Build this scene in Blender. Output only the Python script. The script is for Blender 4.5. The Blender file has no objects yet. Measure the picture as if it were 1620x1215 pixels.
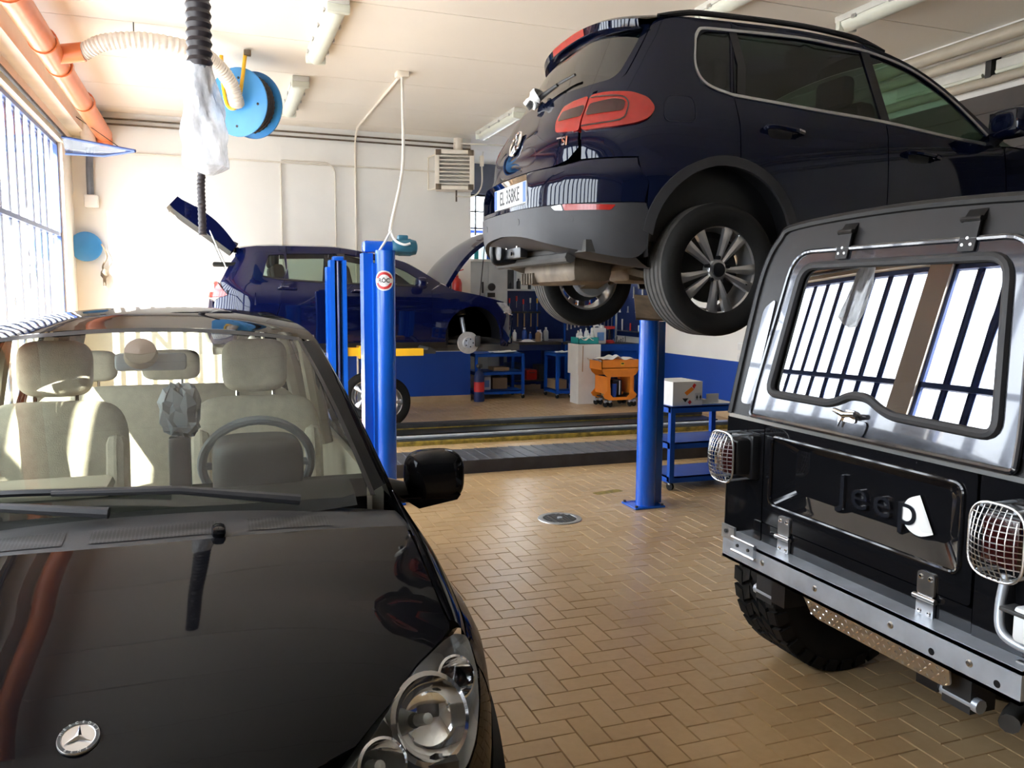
import bpy, bmesh, math, random
from mathutils import Vector, Matrix
from mathutils.geometry import delaunay_2d_cdt
random.seed(7)
scene = bpy.context.scene
COL = scene.collection
PI = math.pi

# ------------------------------------------------------------------ camera
# world: floor z=0, X runs along the back wall to the right, Y runs into the depth
F_PX, YAW, PITCH, ROLL, EYE = 1300.0, math.radians(19.9), math.radians(5.9), math.radians(0.4), 1.65
fw = Vector((math.sin(YAW)*math.cos(PITCH), math.cos(YAW)*math.cos(PITCH), -math.sin(PITCH)))
rt0 = Vector((math.cos(YAW), -math.sin(YAW), 0)); up0 = rt0.cross(fw)
RT = rt0*math.cos(ROLL) + up0*math.sin(ROLL); UP = up0*math.cos(ROLL) - rt0*math.sin(ROLL)
cam = bpy.data.cameras.new('camera'); cam.sensor_width = 36; cam.lens = F_PX/1620*36
cam.clip_start = .05; cam.clip_end = 300
camo = bpy.data.objects.new('camera', cam); COL.objects.link(camo)
m = Matrix((RT, UP, -fw)).transposed().to_4x4(); m.translation = Vector((0, 0, EYE)); camo.matrix_world = m
scene.camera = camo
def project(p):
    d = Vector(p)-Vector((0, 0, EYE)); z = d.dot(fw)
    return (810+F_PX*d.dot(RT)/z, 607.5-F_PX*d.dot(UP)/z, z) if z > .05 else None

# ------------------------------------------------------------------ sky, sun, exposure
SKY, SUN = 5.0, 16.0
world = bpy.data.worlds.new('world'); scene.world = world; world.use_nodes = True
wn = world.node_tree; bg = wn.nodes['Background']
bg.inputs[0].default_value = (.90, .96, 1.0, 1); bg.inputs[1].default_value = SKY
sun = bpy.data.lights.new('sun', 'SUN'); sun.energy = SUN; sun.angle = .009; sun.color = (1, .94, .84)
suno = bpy.data.objects.new('sun', sun); COL.objects.link(suno)
sd_ = Vector((.40, .74, -.50)).normalized()          # direction the sunlight travels
suno.rotation_euler = sd_.to_track_quat('-Z', 'Y').to_euler()
suno.location = (-12, -8, 12)
vs = scene.view_settings
vs.view_transform = 'Standard'; vs.look = 'None'; vs.gamma = 1; vs.use_curve_mapping = False; vs.exposure = 1.42
scene.cycles.max_bounces = 9; scene.cycles.diffuse_bounces = 6; scene.cycles.glossy_bounces = 4
scene.cycles.transparent_max_bounces = 16; scene.cycles.transmission_bounces = 6
scene.cycles.sample_clamp_indirect = 8; scene.cycles.use_denoising = True
scene.cycles.caustics_reflective = False; scene.cycles.caustics_refractive = False

# ------------------------------------------------------------------ materials
MATS = {}
def mat(name, col, rough=.5, metal=0.0, var=.08, scale=6, bump=0.0, bscale=60, coat=0.0, spec=.5, emit=None, crough=.03):
    """procedural principled material: base colour broken up by noise, optional fine relief"""
    if name in MATS: return MATS[name]
    M = bpy.data.materials.new(name); M.use_nodes = True; n = M.node_tree; p = n.nodes['Principled BSDF']
    tc = n.nodes.new('ShaderNodeTexCoord'); nz = n.nodes.new('ShaderNodeTexNoise'); nz.inputs['Scale'].default_value = scale
    nz.inputs['Detail'].default_value = 5
    n.links.new(tc.outputs['Object'], nz.inputs['Vector'])
    cr = n.nodes.new('ShaderNodeValToRGB'); lo = [max(0, c*(1-var)) for c in col]; hi = [min(1, c*(1+var)) for c in col]
    cr.color_ramp.elements[0].position = .3; cr.color_ramp.elements[1].position = .7
    cr.color_ramp.elements[0].color = (*lo, 1); cr.color_ramp.elements[1].color = (*hi, 1)
    n.links.new(nz.outputs['Fac'], cr.inputs['Fac']); n.links.new(cr.outputs['Color'], p.inputs['Base Color'])
    p.inputs['Roughness'].default_value = rough; p.inputs['Metallic'].default_value = metal
    p.inputs['Coat Weight'].default_value = coat; p.inputs['Coat Roughness'].default_value = crough
    p.inputs['Specular IOR Level'].default_value = spec
    if bump:
        b2 = n.nodes.new('ShaderNodeTexNoise'); b2.inputs['Scale'].default_value = bscale; b2.inputs['Detail'].default_value = 4
        n.links.new(tc.outputs['Object'], b2.inputs['Vector'])
        bp = n.nodes.new('ShaderNodeBump'); bp.inputs['Strength'].default_value = bump; bp.inputs['Distance'].default_value = .01
        n.links.new(b2.outputs['Fac'], bp.inputs['Height']); n.links.new(bp.outputs['Normal'], p.inputs['Normal'])
    MATS[name] = M; return M
def glass(name, tint, refl=1.0, rough=0.0, ior=1.5):
    """thin pane: tinted see-through plus mirror reflection by Fresnel"""
    if name in MATS: return MATS[name]
    M = bpy.data.materials.new(name); M.use_nodes = True; n = M.node_tree; n.nodes.clear()
    out = n.nodes.new('ShaderNodeOutputMaterial'); mx = n.nodes.new('ShaderNodeMixShader')
    tr = n.nodes.new('ShaderNodeBsdfTransparent'); tr.inputs[0].default_value = (*tint, 1)
    gl = n.nodes.new('ShaderNodeBsdfGlossy'); gl.inputs[0].default_value = (refl, refl, refl, 1); gl.inputs['Roughness'].default_value = rough
    fr = n.nodes.new('ShaderNodeFresnel'); ge = n.nodes.new('ShaderNodeNewGeometry'); mi = n.nodes.new('ShaderNodeMapRange')
    mi.inputs[3].default_value = ior; mi.inputs[4].default_value = 1/ior      # a thin pane mirrors the same from both faces
    n.links.new(ge.outputs['Backfacing'], mi.inputs[0]); n.links.new(mi.outputs[0], fr.inputs[0])
    n.links.new(fr.outputs[0], mx.inputs[0]); n.links.new(tr.outputs[0], mx.inputs[1]); n.links.new(gl.outputs[0], mx.inputs[2])
    n.links.new(mx.outputs[0], out.inputs[0]); MATS[name] = M; return M
def zpaint(name, low, high, split, rough=.55, axis=2, var=.04, bump=.12):
    """wall paint: one colour below a height, another above it"""
    M = bpy.data.materials.new(name); M.use_nodes = True; n = M.node_tree; p = n.nodes['Principled BSDF']
    g = n.nodes.new('ShaderNodeNewGeometry'); sx = n.nodes.new('ShaderNodeSeparateXYZ'); n.links.new(g.outputs['Position'], sx.inputs[0])
    gt = n.nodes.new('ShaderNodeMath'); gt.operation = 'GREATER_THAN'; gt.inputs[1].default_value = split; n.links.new(sx.outputs[axis], gt.inputs[0])
    nz = n.nodes.new('ShaderNodeTexNoise'); nz.inputs['Scale'].default_value = 1.6; nz.inputs['Detail'].default_value = 6; n.links.new(g.outputs['Position'], nz.inputs['Vector'])
    def ramp(c):
        r = n.nodes.new('ShaderNodeValToRGB'); r.color_ramp.elements[0].position = .3; r.color_ramp.elements[1].position = .7
        r.color_ramp.elements[0].color = (*[k*(1-var) for k in c], 1); r.color_ramp.elements[1].color = (*[min(1, k*(1+var)) for k in c], 1)
        n.links.new(nz.outputs['Fac'], r.inputs['Fac']); return r
    a, b = ramp(low), ramp(high); mx = n.nodes.new('ShaderNodeMix'); mx.data_type = 'RGBA'
    n.links.new(gt.outputs[0], mx.inputs[0]); n.links.new(a.outputs[0], mx.inputs[6]); n.links.new(b.outputs[0], mx.inputs[7])
    n.links.new(mx.outputs[2], p.inputs['Base Color']); p.inputs['Roughness'].default_value = rough
    b2 = n.nodes.new('ShaderNodeTexNoise'); b2.inputs['Scale'].default_value = 40; n.links.new(g.outputs['Position'], b2.inputs['Vector'])
    bp = n.nodes.new('ShaderNodeBump'); bp.inputs['Strength'].default_value = bump; bp.inputs['Distance'].default_value = .004
    n.links.new(b2.outputs['Fac'], bp.inputs['Height']); n.links.new(bp.outputs['Normal'], p.inputs['Normal'])
    MATS[name] = M; return M
def tilemat():
    M = bpy.data.materials.new('floor_tile'); M.use_nodes = True; n = M.node_tree; p = n.nodes['Principled BSDF']
    g = n.nodes.new('ShaderNodeNewGeometry'); oi = n.nodes.new('ShaderNodeObjectInfo')
    ad = n.nodes.new('ShaderNodeMath'); ad.operation = 'ADD'; n.links.new(g.outputs['Random Per Island'], ad.inputs[0]); n.links.new(oi.outputs['Random'], ad.inputs[1])
    fr = n.nodes.new('ShaderNodeMath'); fr.operation = 'FRACT'; n.links.new(ad.outputs[0], fr.inputs[0])
    nz = n.nodes.new('ShaderNodeTexNoise'); nz.inputs['Scale'].default_value = 1.1; nz.inputs['Detail'].default_value = 6; n.links.new(g.outputs['Position'], nz.inputs['Vector'])
    sm = n.nodes.new('ShaderNodeMath'); sm.operation = 'MULTIPLY_ADD'; sm.inputs[1].default_value = .22
    ns = n.nodes.new('ShaderNodeTexNoise'); ns.inputs['Scale'].default_value = 26; ns.inputs['Detail'].default_value = 6; n.links.new(g.outputs['Position'], ns.inputs['Vector'])
    sa = n.nodes.new('ShaderNodeMath'); sa.operation = 'MULTIPLY_ADD'; sa.inputs[1].default_value = .45; sa.inputs[2].default_value = -.22; n.links.new(ns.outputs['Fac'], sa.inputs[0])
    sb = n.nodes.new('ShaderNodeMath'); sb.operation = 'ADD'; n.links.new(nz.outputs['Fac'], sb.inputs[0]); n.links.new(sa.outputs[0], sb.inputs[1])
    n.links.new(fr.outputs[0], sm.inputs[0]); n.links.new(sb.outputs[0], sm.inputs[2])
    r = n.nodes.new('ShaderNodeValToRGB'); e = r.color_ramp.elements
    e[0].position = .25; e[0].color = (.45, .29, .135, 1); e[1].position = 1.0; e[1].color = (.62, .44, .24, 1)
    n.links.new(sm.outputs[0], r.inputs['Fac']); n.links.new(r.outputs[0], p.inputs['Base Color'])
    n2 = n.nodes.new('ShaderNodeTexNoise'); n2.inputs['Scale'].default_value = 3; n2.inputs['Detail'].default_value = 5; n.links.new(g.outputs['Position'], n2.inputs['Vector'])
    mr = n.nodes.new('ShaderNodeMapRange'); mr.inputs[3].default_value = .24; mr.inputs[4].default_value = .38
    n.links.new(n2.outputs['Fac'], mr.inputs[0]); n.links.new(mr.outputs[0], p.inputs['Roughness'])
    b = n.nodes.new('ShaderNodeBump'); b.inputs['Strength'].default_value = .04; b.inputs['Distance'].default_value = .001
    n3 = n.nodes.new('ShaderNodeTexNoise'); n3.inputs['Scale'].default_value = 55; n.links.new(g.outputs['Position'], n3.inputs['Vector'])
    n.links.new(n3.outputs['Fac'], b.inputs['Height']); n.links.new(b.outputs['Normal'], p.inputs['Normal'])
    MATS['tile'] = M; return M
tilemat()
mat('grout', (.26, .17, .09), .8)
mat('seam', (.22, .19, .15), .9)
mat('shade_brown', (.055, .045, .04), .6, var=.1)  # near-black brown carrying shade for the rear and right walls
mat('ceil', (.82, .77, .69), .75, var=.03, scale=.7, bump=.1)
mat('plaster', (.82, .81, .77), .7, var=.03, scale=1)
mat('cream', (.80, .74, .64), .55, var=.04)
mat('white', (.82, .82, .80), .5, var=.03)
mat('pipe_cream', (.46, .42, .34), .5, var=.06)
mat('conduit', (.70, .66, .58), .5)
mat('orange_pipe', (.72, .20, .07), .35, var=.06)
mat('duct', (.75, .70, .64), .6, var=.05, scale=20)
mat('frameblue', (.045, .09, .28), .4)
mat('postblue', (.006, .11, .62), .24, var=.05, scale=3, coat=.3)
mat('trolblue', (.006, .075, .42), .5, spec=.25, var=.12, scale=5)
mat('reelblue', (.05, .27, .62), .4, var=.06)
mat('yellow', (.85, .48, .02), .4, var=.08)
mat('yellow_worn', (.26, .19, .03), .6, var=.6, scale=14)
mat('steel_dark', (.05, .05, .05), .5, metal=.4, var=.3)
mat('ramp_top', (.13, .135, .15), .38, metal=.5, var=.25, scale=9)
mat('black', (.008, .008, .009), .35)
mat('rubber', (.007, .0066, .0062), .75, spec=.3, var=.2, scale=15, bump=.1)
mat('tread', (.06, .056, .052), .85, var=.2, scale=20)
mat('plastic', (.020, .020, .022), .55, var=.1, scale=12, bump=.08, bscale=300)
mat('cladding', (.022, .022, .025), .55, var=.1, scale=12, bump=.05, bscale=300)
mat('under', (.05, .047, .043), .8, var=.3, scale=5)
mat('rusty', (.15, .115, .08), .6, metal=.3, var=.35, scale=9)
mat('alu_dull', (.42, .42, .42), .42, metal=.9, var=.12, scale=14)
mat('alloy', (.64, .64, .65), .28, metal=.85, var=.04)
mat('chrome', (.85, .85, .86), .06, metal=1, var=.02)
mat('chrome_wavy', (.50, .52, .56), .07, metal=1, var=.05, bump=.35, bscale=9)
mat('satin', (.62, .62, .62), .28, metal=1, var=.03)
mat('galv', (.58, .63, .70), .40, metal=.7, var=.18, scale=7)
mat('disc', (.62, .62, .62), .35, metal=.55, var=.1, scale=30)
mat('tig_paint', (.003, .005, .017), .35, coat=.8, var=.05, spec=.0)
mat('golf_paint', (.002, .004, .032), .35, coat=1, var=.05, spec=.0)
mat('merc_paint', (.005, .005, .006), .35, coat=.42, var=.05, spec=.0)
mat('jeep_paint', (.006, .006, .007), .3, coat=.9, var=.1, crough=.05, spec=.0)
mat('jeep_top', (.010, .009, .009), .45, coat=.1, spec=.25, var=.15, crough=.2)
mat('jeep_gloss', (.03, .032, .04), .14, coat=1, var=.1, spec=.9, metal=.55, bump=.16, bscale=6)
mat('red_lens', (.30, .010, .006), .2, coat=.5, var=.08, scale=30)
mat('red_dark', (.03, .002, .002), .2, coat=.5, var=.1)
mat('lens_dim', (.30, .31, .32), .15, coat=.6, var=.25, scale=25)
mat('lens_clear', (.75, .77, .78), .15, coat=.6, var=.05)
mat('red', (.5, .02, .015), .35)
mat('fabric', (.55, .50, .42), .9, var=.08, scale=30, bump=.25, bscale=250)
mat('trim_beige', (.50, .46, .39), .8, var=.06)
mat('dash', (.014, .015, .014), .75, spec=.25, bump=.1, bscale=300)
mat('hose', (.022, .018, .022), .45)
mat('greybag', (.17, .19, .23), .4, var=.2)
mat('card', (.72, .72, .70), .7, var=.05)
mat('cardbrown', (.34, .22, .12), .8)
mat('orange', (.80, .24, .02), .4, var=.06)
mat('teal', (.01, .30, .30), .5)
mat('motor', (.04, .17, .25), .4, var=.12)
mat('bluebottle', (.02, .08, .40), .25, coat=.5)
mat('jug', (.70, .74, .78), .35)
mat('label_blue', (.15, .35, .75), .5)
mat('paper', (.85, .85, .83), .6)
mat('inkblack', (.012, .012, .012), .5)
mat('inkred', (.60, .03, .03), .5)
mat('plateblue', (.02, .10, .55), .4)
mat('tubegreen', (.70, .73, .64), .35, var=.04)
mat('fixture', (.62, .62, .58), .5)
mat('cabinet', (.55, .57, .58), .6, var=.06)
mat('pegblue', (.006, .02, .11), .5, var=.15)
mat('benchtop', (.06, .05, .045), .6, var=.3)
mat('tilebase', (.50, .36, .22), .4, var=.1)
mat('concrete', (.55, .54, .52), .9, var=.08, scale=1)
mat('outwall', (.75, .72, .68), .9)
mat('greydoor', (.16, .18, .24), .5)
mat('brass', (.6, .35, .08), .3, metal=.8)
glass('winglass', (.97, .98, 1), .9, 0, 1.12)
glass('ventglass', (.55, .62, .75), .8)
glass('tigglass', (.10, .14, .12), .9)
glass('tigglass_r', (.06, .07, .07), .9, .03, 2.1)
mat('lampsilver', (.60, .61, .62), .3, metal=.45)
mat('mirror_dark', (.05, .05, .055), .08, metal=.6)
glass('tigglass_f', (.38, .52, .42), .9)
glass('golfglass', (.62, .72, .66), .9)
glass('wsglass', (.69, .715, .65), .95, 0, 1.52)
mat('pod_brown', (.20, .15, .11), .6)
glass('jeepglass', (.05, .05, .06), 1.0, 0, 2.6)
glass('hlglass', (.93, .95, .95), .9)
glass('clearbottle', (.75, .85, .85), .9)
glass('redglass', (.85, .05, .04), .9)

def film_mat():
    M = bpy.data.materials.new('bagfilm'); M.use_nodes = True; n = M.node_tree; p = n.nodes['Principled BSDF']; out = n.nodes['Material Output']
    p.inputs['Base Color'].default_value = (.80, .81, .84, 1); p.inputs['Roughness'].default_value = .25
    tr = n.nodes.new('ShaderNodeBsdfTransparent'); mx = n.nodes.new('ShaderNodeMixShader'); nz = n.nodes.new('ShaderNodeTexNoise'); nz.inputs['Scale'].default_value = 14
    mr = n.nodes.new('ShaderNodeMapRange'); mr.inputs[3].default_value = .35; mr.inputs[4].default_value = .85
    n.links.new(nz.outputs[0], mr.inputs[0]); n.links.new(mr.outputs[0], mx.inputs[0]); n.links.new(tr.outputs[0], mx.inputs[1]); n.links.new(p.outputs[0], mx.inputs[2]); n.links.new(mx.outputs[0], out.inputs[0])
    MATS['bagfilm'] = M
film_mat()
# ------------------------------------------------------------------ mesh helpers
class MB:
    """collects shapes; build() links them as ONE mesh object"""
    def __init__(s): s.v = []; s.f = []; s.sm = []
    def add(s, vs, fs, smooth=False):
        o = len(s.v); s.v += [tuple(p) for p in vs]; s.f += [tuple(i+o for i in f) for f in fs]; s.sm += [smooth]*len(fs); return s
    def box(s, x0, x1, y0, y1, z0, z1):
        return s.add([(x0, y0, z0), (x1, y0, z0), (x1, y1, z0), (x0, y1, z0), (x0, y0, z1), (x1, y0, z1), (x1, y1, z1), (x0, y1, z1)],
                     [(3, 2, 1, 0), (4, 5, 6, 7), (0, 1, 5, 4), (1, 2, 6, 5), (2, 3, 7, 6), (3, 0, 4, 7)])
    def cbox(s, c, d, bev=0, M=None):
        """box by centre and size, optionally bevelled / transformed"""
        bm = bmesh.new(); bmesh.ops.create_cube(bm, size=1)
        for v in bm.verts: v.co = Vector((v.co.x*d[0], v.co.y*d[1], v.co.z*d[2]))
        if bev: bmesh.ops.bevel(bm, geom=bm.edges[:], offset=bev, segments=2, affect='EDGES', profile=.5)
        T = Matrix.Translation(Vector(c)) @ (M.to_4x4() if M else Matrix.Identity(4))
        bm.verts.ensure_lookup_table(); bm.verts.index_update()
        s.add([T @ v.co for v in bm.verts], [[v.index for v in f.verts] for f in bm.faces], bool(bev)); bm.free(); return s
    def blob(s, c, d, e=.55, e2=None, M=None, n=20):
        """rounded cushion-like solid (superellipsoid) by centre and full size"""
        e2 = e if e2 is None else e2; pw = lambda x, k: math.copysign(abs(x)**k, x); vs = []; T = M if M else Matrix.Identity(3)
        for i in range(n+1):
            a = -PI/2+PI*i/n
            for j in range(2*n):
                b = PI*j/n; q = Vector((d[0]/2*pw(math.cos(a), e)*pw(math.cos(b), e2), d[1]/2*pw(math.cos(a), e)*pw(math.sin(b), e2), d[2]/2*pw(math.sin(a), e)))
                vs.append(Vector(c)+T @ q)
        return s.add(vs, [(i*2*n+j, i*2*n+(j+1) % (2*n), (i+1)*2*n+(j+1) % (2*n), (i+1)*2*n+j) for i in range(n) for j in range(2*n)], True)
    def quad(s, a, b, c, d): return s.add([a, b, c, d], [(0, 1, 2, 3)])
    def hexa(s, p): # 8 points: bottom 4, top 4
        return s.add(p, [(3, 2, 1, 0), (4, 5, 6, 7), (0, 1, 5, 4), (1, 2, 6, 5), (2, 3, 7, 6), (3, 0, 4, 7)])
    def tube(s, path, r, n=12, caps=True, closed=False):
        """round tube along a path; r a number or a list"""
        P = [Vector(p) for p in path]; k = len(P); R = r if isinstance(r, (list, tuple)) else [r]*k
        vs = []; nrm = None
        for i, p in enumerate(P):
            a = P[(i-1) % k] if (closed or i > 0) else P[0]; b = P[(i+1) % k] if (closed or i < k-1) else P[-1]
            t = (b-a).normalized()
            if nrm is None:
                nrm = t.cross(Vector((0, 0, 1)) if abs(t.z) < .9 else Vector((1, 0, 0))).normalized()
            else:
                nrm = (nrm - t*nrm.dot(t)); nrm = nrm.normalized() if nrm.length > 1e-6 else t.orthogonal().normalized()
            bn = t.cross(nrm)
            for j in range(n):
                a_ = 2*PI*j/n; vs.append(p + (nrm*math.cos(a_)+bn*math.sin(a_))*R[i])
        fs = []
        for i in range(k if closed else k-1):
            for j in range(n):
                i2 = (i+1) % k
                fs.append((i*n+j, i*n+(j+1) % n, i2*n+(j+1) % n, i2*n+j))
        s.add(vs, fs, True)
        if caps and not closed:
            o = len(s.v)-k*n
            s.f += [tuple(o+j for j in reversed(range(n))), tuple(o+(k-1)*n+j for j in range(n))]; s.sm += [False, False]
        return s
    def lathe(s, prof, c, axis, n=32, up=None, a0=0, a1=2*PI):
        """profile [(r, h)] turned about an axis through c"""
        ax = Vector(axis).normalized(); u = (Vector(up) if up else ax.orthogonal()).normalized(); w = ax.cross(u); c = Vector(c)
        full = abs(a1-a0-2*PI) < 1e-6; m_ = n if full else n+1; vs = []
        for r, h in prof:
            for j in range(m_):
                a = a0+(a1-a0)*j/n; vs.append(c+ax*h+(u*math.cos(a)+w*math.sin(a))*r)
        fs = []
        for i in range(len(prof)-1):
            for j in range(n):
                j2 = (j+1) % m_; fs.append((i*m_+j, i*m_+j2, (i+1)*m_+j2, (i+1)*m_+j))
        return s.add(vs, fs, True)
    def cyl(s, a, b, r, n=16, r2=None): 
        a = Vector(a); b = Vector(b)
        h = (b-a).length; r2 = r if r2 is None else r2
        s.lathe([(r, 0), (r2, h)], a, b-a, n)
        return s.disc(a, b-a, r, n).disc(b, b-a, r2, n)
    def disc(s, c, axis, r, n=16):
        ax = Vector(axis).normalized(); u = ax.orthogonal().normalized(); w = ax.cross(u); c = Vector(c)
        return s.add([c+(u*math.cos(2*PI*j/n)+w*math.sin(2*PI*j/n))*r for j in range(n)], [tuple(range(n))])
    def prism(s, poly, mapf, a, b):
        """2D polygon extruded between depths a and b through mapf(u,v,depth)"""
        k = len(poly); t = tri2d(poly)
        vs = [mapf(u, v, a) for u, v in poly]+[mapf(u, v, b) for u, v in poly]
        fs = [tuple(reversed(f)) for f in t]+[tuple(i+k for i in f) for f in t]+[(i, (i+1) % k, (i+1) % k+k, i+k) for i in range(k)]
        return s.add(vs, fs)
    def panel(s, outline, mapf, res=.05, holes=(), smooth=True):
        """2D outline (with holes) filled by a fine triangle net and laid on a curved surface"""
        vs, fs = fill2d(outline, holes, res)
        return s.add([mapf(u, v) for u, v in vs], fs, smooth)
    def strip(s, pts, mapf, w, off=0):
        """flat ribbon of width w along a 2D path laid on a surface"""
        k = len(pts); L = []; 
        for i in range(k):
            a = pts[max(0, i-1)]; b = pts[min(k-1, i+1)]; dx, dy = b[0]-a[0], b[1]-a[1]; l = math.hypot(dx, dy) or 1
            L.append((pts[i][0]-dy/l*w/2, pts[i][1]+dx/l*w/2)); L.append((pts[i][0]+dy/l*w/2, pts[i][1]-dx/l*w/2))
        return s.add([mapf(*p) for p in L], [(2*i, 2*i+1, 2*i+3, 2*i+2) for i in range(k-1)], True)
    def grid(s, fn, nu, nv, smooth=True):
        vs = [fn(i/nu, j/nv) for i in range(nu+1) for j in range(nv+1)]
        return s.add(vs, [(i*(nv+1)+j, (i+1)*(nv+1)+j, (i+1)*(nv+1)+j+1, i*(nv+1)+j+1) for i in range(nu) for j in range(nv)], smooth)
    def thicken(s, t):
        """give an open sheet a second face t behind its normals and a rim"""
        N = [Vector((0, 0, 0)) for _ in s.v]; V = [Vector(v) for v in s.v]; ed = {}
        for f in s.f:
            n = (V[f[1]]-V[f[0]]).cross(V[f[2]]-V[f[0]])
            for i in f: N[i] += n
            for i in range(len(f)):
                a, b = f[i], f[(i+1) % len(f)]; k = (min(a, b), max(a, b)); ed[k] = None if k in ed else (a, b)
        k = len(V); s.v += [tuple(V[i]-(N[i].normalized() if N[i].length > 0 else N[i])*t) for i in range(k)]
        F0 = list(s.f); sm0 = list(s.sm); s.f += [tuple(i+k for i in reversed(f)) for f in F0]; s.sm += sm0
        for e in ed.values():
            if e: s.f.append((e[1], e[0], e[0]+k, e[1]+k)); s.sm.append(True)
    def build(s, name, material, parent=None, world=True, solid=0, sub=0):
        if solid: s.thicken(solid)
        me = bpy.data.meshes.new(name); me.from_pydata(s.v, [], s.f); me.polygons.foreach_set('use_smooth', s.sm)
        me.update(); me.set_sharp_from_angle(angle=math.radians(38)); o = bpy.data.objects.new(name, me); COL.objects.link(o)
        me.materials.append(MATS[material] if isinstance(material, str) else material)
        if sub:
            sm = o.modifiers.new('smooth', 'SUBSURF'); sm.levels = sub; sm.render_levels = sub
        if parent is not None: attach(o, parent, world)
        return o
ROOTINV = {}
def attach(o, p, world=True):
    o.parent = p
    if world and p.name in ROOTINV: o.matrix_parent_inverse = ROOTINV[p.name]
def inside(p, poly):
    x, y = p; c = False; j = len(poly)-1
    for i in range(len(poly)):
        xi, yi = poly[i]; xj, yj = poly[j]
        if (yi > y) != (yj > y) and x < (xj-xi)*(y-yi)/(yj-yi)+xi: c = not c
        j = i
    return c
def resample(poly, res):
    out = []
    for i in range(len(poly)):
        a = poly[i]; b = poly[(i+1) % len(poly)]; l = math.hypot(b[0]-a[0], b[1]-a[1]); k = max(1, int(math.ceil(l/res)))
        for j in range(k): out.append((a[0]+(b[0]-a[0])*j/k, a[1]+(b[1]-a[1])*j/k))
    return out
def fill2d(outline, holes, res):
    loops = [resample(outline, res)]+[resample(h, res) for h in holes]
    vs = []; es = []
    for lp in loops:
        o = len(vs); vs += lp; es += [(o+i, o+(i+1) % len(lp)) for i in range(len(lp))]
    x0 = min(v[0] for v in loops[0]); x1 = max(v[0] for v in loops[0]); y0 = min(v[1] for v in loops[0]); y1 = max(v[1] for v in loops[0])
    bnd = list(vs); r2 = (res*.5)**2
    cell = {}
    for b in bnd: cell.setdefault((int(b[0]//res), int(b[1]//res)), []).append(b)
    nx = int((x1-x0)/res)+1; ny = int((y1-y0)/res)+1
    for i in range(nx+1):
        for j in range(ny+1):
            p = (x0+i*res+(.5*res if j % 2 else 0), y0+j*res)
            if not inside(p, loops[0]) or any(inside(p, h) for h in loops[1:]): continue
            ci, cj = int(p[0]//res), int(p[1]//res)
            if any((p[0]-b[0])**2+(p[1]-b[1])**2 < r2 for a in (-1, 0, 1) for d in (-1, 0, 1) for b in cell.get((ci+a, cj+d), ())): continue
            vs.append(p)
    r = delaunay_2d_cdt([Vector(v) for v in vs], es, [], 0, 1e-6)
    V = [tuple(v) for v in r[0]]; Fc = []
    for f in r[2]:
        c = (sum(V[i][0] for i in f)/len(f), sum(V[i][1] for i in f)/len(f))
        if inside(c, loops[0]) and not any(inside(c, h) for h in loops[1:]): Fc.append(tuple(f))
    return V, Fc
def tri2d(poly):
    from mathutils.geometry import tessellate_polygon
    return [tuple(t) for t in tessellate_polygon([[Vector((u, v, 0)) for u, v in poly]])]
def rnd(pts, r, n=5):
    """round the corners of a polygon; r one radius or one per corner"""
    out = []; k = len(pts)
    for i in range(k):
        rr = r[i] if isinstance(r, (list, tuple)) else r
        p = Vector(pts[i]); a = Vector(pts[i-1])-p; b = Vector(pts[(i+1) % k])-p
        d = min(rr, a.length*.48, b.length*.48)
        if d < 1e-5: out.append(tuple(p)); continue
        A = p+a.normalized()*d; B = p+b.normalized()*d
        for j in range(n+1):
            t = j/n; q = A*(1-t)**2+p*2*t*(1-t)+B*t*t; out.append((q.x, q.y))
    return out
def spl(pts, n=6, closed=True):
    """Catmull-Rom through points (2D or 3D)"""
    P = [Vector(p) for p in pts]; k = len(P); out = []
    for i in range(k if closed else k-1):
        p0 = P[(i-1) % k] if closed or i else P[0]; p1 = P[i]; p2 = P[(i+1) % k]; p3 = P[(i+2) % k] if closed or i < k-2 else P[-1]
        for j in range(n):
            t = j/n; out.append(tuple(.5*((2*p1)+(p2-p0)*t+(2*p0-5*p1+4*p2-p3)*t*t+(3*p1-p0-3*p2+p3)*t**3)))
    if not closed: out.append(tuple(P[-1]))
    return out
def arc2(cx, cy, r, a0, a1, n=14): return [(cx+r*math.cos(math.radians(a0+(a1-a0)*i/n)), cy+r*math.sin(math.radians(a0+(a1-a0)*i/n))) for i in range(n+1)]
def offset_poly(pts, d):
    k = len(pts); out = []; A = sum(pts[i][0]*pts[(i+1) % k][1]-pts[(i+1) % k][0]*pts[i][1] for i in range(k)); sg = 1 if A > 0 else -1
    for i in range(k):
        a = pts[i-1]; b = pts[(i+1) % k]; dx, dy = b[0]-a[0], b[1]-a[1]; l = math.hypot(dx, dy) or 1
        out.append((pts[i][0]+sg*dy/l*d, pts[i][1]-sg*dx/l*d))
    return out
def tag(o, label=None, cat=None, group=None, kind=None):
    if label: o['label'] = label
    if cat: o['category'] = cat
    if group: o['group'] = group
    if kind: o['kind'] = kind
    return o
def thing(name, label, cat, loc=(0, 0, 0), rotz=0, group=None):
    """Empty at a thing's base; parts given in world space are re-based onto it"""
    o = bpy.data.objects.new(name, None); COL.objects.link(o); o.location = loc; o.rotation_euler = (0, 0, rotz); o.empty_display_size = .2
    ROOTINV[o.name] = (Matrix.Translation(Vector(loc)) @ Matrix.Rotation(rotz, 4, 'Z')).inverted()
    return tag(o, label, cat, group)
def sub_empty(name, parent, loc=(0, 0, 0), rot=(0, 0, 0)):
    o = bpy.data.objects.new(name, None); COL.objects.link(o); o.location = loc; o.rotation_euler = rot; o.empty_display_size = .1; o.parent = parent; return o
def struct(name, mb, m_, label=None): return tag(mb.build(name, m_), label or name.replace('_', ' '), None, None, 'structure')
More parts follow.
